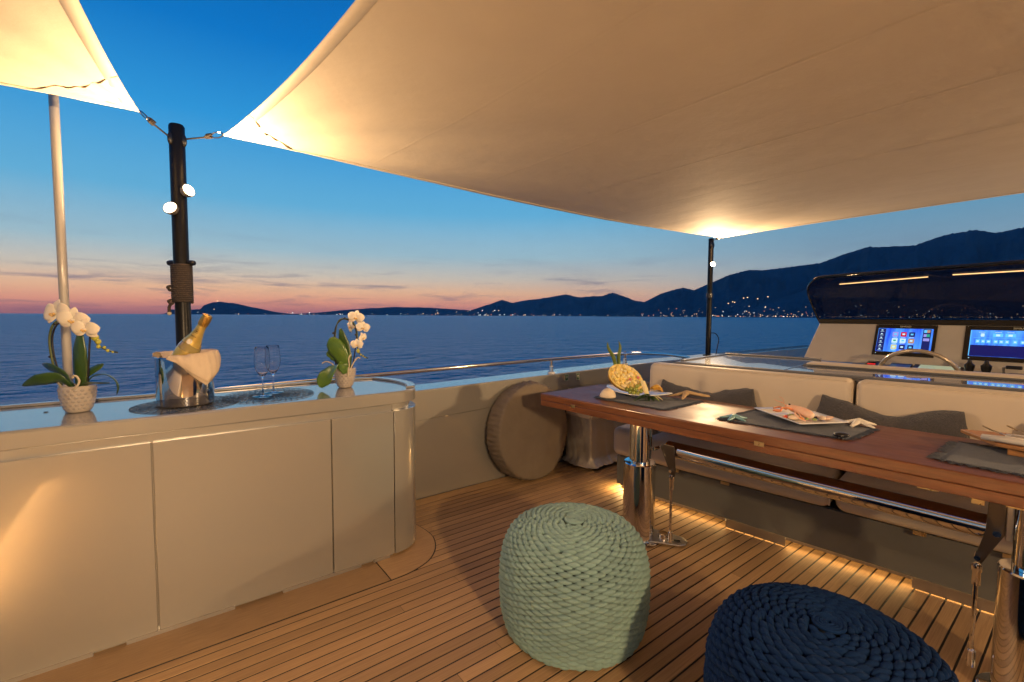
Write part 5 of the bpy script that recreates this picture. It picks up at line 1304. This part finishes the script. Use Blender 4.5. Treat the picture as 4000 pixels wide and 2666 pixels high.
def star(name, label, c, arms, m, hgt, r0, tip=.0045, bumps=0.0, prop=1.0):
    t = thing(name, label, 'starfish', c)
    mb = MB()
    for (ang, ln, bow) in arms:
        d = Vector((math.cos(ang), math.sin(ang), 0)); s = Vector((-d.y, d.x, 0)); n = 12
        pts = []; rs = []
        for k in range(n):
            q = k / (n - 1); pts.append(d * ln * q + s * bow * q * q * ln + UP * (hgt * (1 - q) ** 1.3 + tip)); rs.append(r0 * (1 - q) ** .8 + tip * (1 + bumps * (k % 2)))
        mb.tube(pts, rs, 8, flat=.62, up=(0, 0, 1))
    mb.ell((0, 0, hgt * .55 + tip), (r0 * 1.1, r0 * 1.1, r0 * .75), 12, 8); mb.build('body', m, t, smooth=True)
    if bumps:
        b = MB(); rnd = random.Random(3)
        for (ang, ln, bow) in arms:
            d = Vector((math.cos(ang), math.sin(ang), 0)); s = Vector((-d.y, d.x, 0))
            for k in range(9):
                q = (k + .6) / 9.5
                for e in (-1, 0, 1):
                    rr = r0 * (1 - q) ** .8 + tip
                    b.ell(d * ln * q + s * (bow * q * q * ln + e * rr * .92) + UP * (hgt * (1 - q) ** 1.3 + tip + (rr * .6 if e == 0 else 0)), (.0034, .0034, .0034), 6, 4)
        stuff(b.build('knobs', m, t))
    return t
base_a = math.atan2(E1.y, E1.x)
star('dried_starfish', 'sandy dried starfish with long thin arms beside the pineapple dish', (2.74, 1.672, TZ + .018), [(base_a + .10, .155, .0), (base_a - .22, .145, .1), (base_a + 2.55, .09, 0), (base_a + 3.1, .12, 0), (base_a - 2.2, .135, .05)], SANDSTAR, .026, .0155, .0055)
star('blue_starfish', 'glazed pale blue starfish at the placemat corner', (2.405, 1.188, TZ + .004), [(base_a + .08 + k * 2 * math.pi / 5 + (.1 if k == 2 else 0), .072, 0) for k in range(5)], BLUESTAR, .014, .0150, .0042)
star('white_starfish', 'white knobbly starfish beside the prawn plate', (2.785, .742, TZ + .004), [(base_a - .10 + k * 2 * math.pi / 5, .080 if k != 3 else .085, 0) for k in range(5)], SHELLWHITE, .019, .0160, .004, .15)
for i, (x, y, a, b, lb) in enumerate(((2.432, .712, .034, .021, 'glossy black pebble on the near corner of the middle placemat'), (2.745, 1.213, .026, .017, 'black pebble at the far corner of the middle placemat'), (2.80, 1.135, .018, .012, 'smallest black pebble, behind the prawn plate'))):
    o = MB().ell((0, 0, 0), (a, b, b * .55), 18, 12).build('pebble', PEBBLE, smooth=True); o.location = (x, y, TZ + b * .55 + .004); o.rotation_euler = (0, 0, base_a - .2); tag(o, lb, 'pebble', 'black pebbles on the table')

PC = Vector((2.675, .965, TZ + .005))
def prawn_plate():
    t = thing('square_plate', 'white square plate with prawn salad on the middle placemat', 'plate', PC)
    cs = [Vector((2.665, 1.205, 0)), Vector((2.445, .885, 0)), Vector((2.685, .755, 0)), Vector((2.885, 1.045, 0))]
    cs = [c - Vector((PC.x, PC.y, 0)) for c in cs]
    def fn(u, v):
        p = (cs[0] * (1 - u) + cs[1] * u) * (1 - v) + (cs[3] * (1 - u) + cs[2] * u) * v
        e = max(abs(u - .5), abs(v - .5)) * 2
        return p * (.995) + UP * (.004 + .022 * max(0, (e - .55) / .45) ** 1.6)
    MB().grid(fn, 24, 24).build('plate', PORCELAIN, t, smooth=True, solid=.005)
prawn_plate()
def prawn():
    c = PC + UP * .022 + E1 * -.01 + E2 * .015
    t = thing('prawn', 'pink langoustine halved on the salad plate', 'prawn', c)
    body = cat_rom([E1 * -.062 + UP * .046 + E2 * -.03, E1 * -.04 + UP * .040 + E2 * -.012, E1 * -.012 + UP * .030 + E2 * .01, E1 * .010 + UP * .020 + E2 * .03, E1 * .024 + UP * .010 + E2 * .044], 6)
    n = len(body); MB().tube(body, [.004 + .020 * math.sin(math.pi * (.10 + .62 * k / (n - 1))) for k in range(n)], 14).build('carapace', SHRIMP, t, smooth=True)
    e = body[-1]; d = (body[-1] - body[-3]).normalized(); MB().ell(e + d * .001, (.0185, .0185, .010), 14, 8, UP.rotation_difference(d).to_matrix()).build('cut_flesh', SHRIMPW, t)
    MB().tube(cat_rom([E1 * -.062 + UP * .048 + E2 * -.03, E1 * -.082 + UP * .066 + E2 * -.035, E1 * -.09 + UP * .072 + E2 * -.035], 4), [.006, .004, .001, .001] + [.001] * 5, 7).build('rostrum', SHRIMPR, t)
    MB().ell(E1 * -.054 + UP * .060 + E2 * -.018, (.0055, .0055, .0055), 8, 6).build('eye', PEBBLE, t)
    for k, (p, r) in enumerate(([(-.045, .03, .0), (-.06, .015, .02), (-.048, -.004, .035)], .004), ) if False else enumerate((([(-.05, .034, .0), (-.075, .046, .01), (-.10, .044, .0), (-.118, .03, .01)], .0055), ([(-.04, .022, .012), (-.052, .02, .03), (-.04, .0, .045), (-.012, -.012, .055)], .0045), ([(-.03, .02, .02), (-.03, .01, .04), (-.02, -.01, .05)], .0036), ([(-.06, .03, -.03), (-.09, .04, -.045), (-.125, .035, -.04)], .0045))):
        MB().tube(cat_rom([E1 * a + UP * h + E2 * d for a, h, d in p], 5), r, 7).build('leg', SHRIMPR if k in (0, 3) else SHRIMP, t)
    MB().ell(E1 * -.128 + UP * .030 + E2 * .0, (.022, .009, .008), 10, 8, Matrix.Rotation(base_a - .3, 3, 'Z')).build('claw', SHRIMPR, t)
    for a, h, d in ((-.11, .10, -.02), (-.13, .085, -.03)): MB().tube(cat_rom([E1 * -.075 + UP * .062 + E2 * -.03, E1 * (a + .02) + UP * (h - .01) + E2 * d, E1 * a + UP * h + E2 * d], 5), .0011, 5).build('feeler', SHRIMPR, t)
prawn()
def salad():
    t = thing('salad', 'chopped vegetable salad around the prawn', 'salad', PC + UP * .010)
    rnd = random.Random(21)
    spec = [(TOMATO, -.095, .02, .016), (TOMATO, -.082, .006, .014), (TOMATO, .06, -.03, .016), (TOMATO, .035, -.055, .012), (CARROT, -.06, .035, .015), (CARROT, -.035, .055, .016), (CARROT, .075, .02, .013), (CARROT, .05, .0, .010), (SHRIMPW, -.07, .045, .020), (SHRIMPW, .07, .055, .022), (SHRIMP, .115, .05, .018), (SHRIMP, .09, .065, .018), (SHRIMPW, .0, -.03, .018),
            (CUCUM, -.055, -.01, .015), (CUCUM, -.035, .0, .014), (CUCUM, -.04, -.028, .013), (CUCUM, .02, .075, .012), (DARKLEAF, .055, .03, .011), (DARKLEAF, .095, .01, .012), (DARKLEAF, .06, .045, .009), (CUCUM, -.01, .06, .012), (TOMATO, -.02, -.045, .012)]
    for m, a, d, s in spec:
        mb = MB().ell((0, 0, 0), (s * rnd.uniform(1.0, 1.5), s * rnd.uniform(.7, .9), s * rnd.uniform(.35, .6)), 9, 6)
        q = Matrix.Rotation(rnd.uniform(0, 6), 3, 'Z') @ Matrix.Rotation(rnd.uniform(-.5, .5), 3, 'X')
        mb.v = [tuple(q @ Vector(v) + E1 * a + E2 * d + UP * (.004 + s * .4)) for v in mb.v]; mb.build('vegetable_piece', m, t, smooth=True)
salad()
def board():
    c = Vector((2.72, .12, TZ + .010))
    t = thing('wooden_board', 'oiled wooden serving board at the right edge of the table', 'board', c)
    cs = [(2.86, .385), (2.66, .25), (2.58, -.10), (2.90, -.10), (2.93, .25)]
    MB().prism([(x - c.x, y - c.y) for x, y in cs], .020, .036).build('board', BOARDWOOD, t, smooth=False, bevel=(.004, 3))
    MB().box(-.06, .10, -.12, .10, -.006, .0195).build('foot', BOARDWOOD, t, smooth=False, bevel=(.003, 2))
    for k, (x0, y0) in enumerate(((-.035, .115), (.055, .055))):
        nk = thing('napkin_roll', ('rolled pale napkin with fork, nearer on the wooden board', 'rolled pale napkin with fork, farther on the wooden board')[k], 'napkin', c + Vector((x0, y0, .0365)), group='rolled napkins on the board')
        MB().tube([(0, .06, .012), (-.01, -.02, .014), (-.02, -.20, .014)], [.020, .026, .026], 14, flat=.55, up=(0, 0, 1)).build('cloth', NAPKIN2, nk, smooth=True)
        fk = thing('fork', ('steel fork, nearer of the two on the napkins', 'steel fork, farther of the two on the napkins')[k], 'fork', c + Vector((x0 + .012, y0, .0365 + .028)), group='steel forks on the board')
        MB().tube([(0, -.15, .0), (0, -.02, .002)], .003, 8).build('handle', CHROME, fk)
        MB().tube([(0, -.02, .002), (0, .0, .003), (0, .012, .006)], [.003, .009, .011], 10, flat=.25, up=(0, 0, 1)).build('neck', CHROME, fk)
        for i in range(4):
            x = -.0085 + i * .0057
            MB().tube(cat_rom([(x, .012, .006), (x, .035, .014), (x, .062, .027)], 4), [.0016] * 8 + [.0008], 6).build('tine', CHROME, fk)
board()
def pillow(c, ln, h, th, label, seed, tilt):
    t = thing('throw_pillow', label, 'pillow', c, group='grey towelling pillows on the sofa', rot=(0, R(tilt), SOFA_ROT))
    def fn(u, v):
        a = 2 * math.pi * v; y = (u - .5) * ln; e = abs(u - .5) * 2
        k = (1 - e ** 7) ** .45 if e < 1 else 0
        hh = h / 2 * (1 - .16 * math.sin(math.pi * u) ** 2 + .05 * noise.noise(Vector((u * 5, seed, 1)))) ; tt = th / 2 * (.55 + .45 * math.sin(math.pi * u) ** .6)
        ca, sa = math.cos(a), math.sin(a)
        x = tt * math.copysign(abs(ca) ** .9, ca) * k; z = hh * math.copysign(abs(sa) ** .75, sa) * (k if e > .9 else 1) + hh
        n_ = .013 * noise.noise(Vector((y * 11, a * 1.6, seed))) + .006 * noise.noise(Vector((y * 25, a * 3, seed)))
        return (x + n_ * k, y, z + n_ + .022 * noise.noise(Vector((u * 3.0, 0, seed + 4))) * (1 if sa > 0 else 0))
    MB().grid(lambda a, b: fn(b, a), 48, 60, closeu=True).build('cushion', TOWEL, t, smooth=True)
pillow((3.03, 1.735, .487), .72, .385, .15, 'grey towelling pillow behind the pineapple dish', 1.0, 9)
pillow((3.135, .72, .487), .68, .395, .15, 'grey towelling pillow between the sofa back cushions', 2.0, 9)
pillow((3.22, -.115, .487), .66, .375, .15, 'grey towelling pillow at the right edge of the sofa', 3.0, 9)

# ================================================================== HAZE OVER THE BAY
def build_haze():
    m = bpy.data.materials.new('dusk_haze'); m.use_nodes = True; t = m.node_tree; t.nodes.clear()
    v = t.nodes.new('ShaderNodeVolumePrincipled'); v.inputs['Color'].default_value = (.62, .80, 1.0, 1); v.inputs['Density'].default_value = 1.9e-5
    o = t.nodes.new('ShaderNodeOutputMaterial'); t.links.new(v.outputs[0], o.inputs['Volume'])
    S = 22400
    stuff(MB().box(-S, S, -S, S, SEA_Z - 1, 3200).build('haze', m, smooth=False))
build_haze()
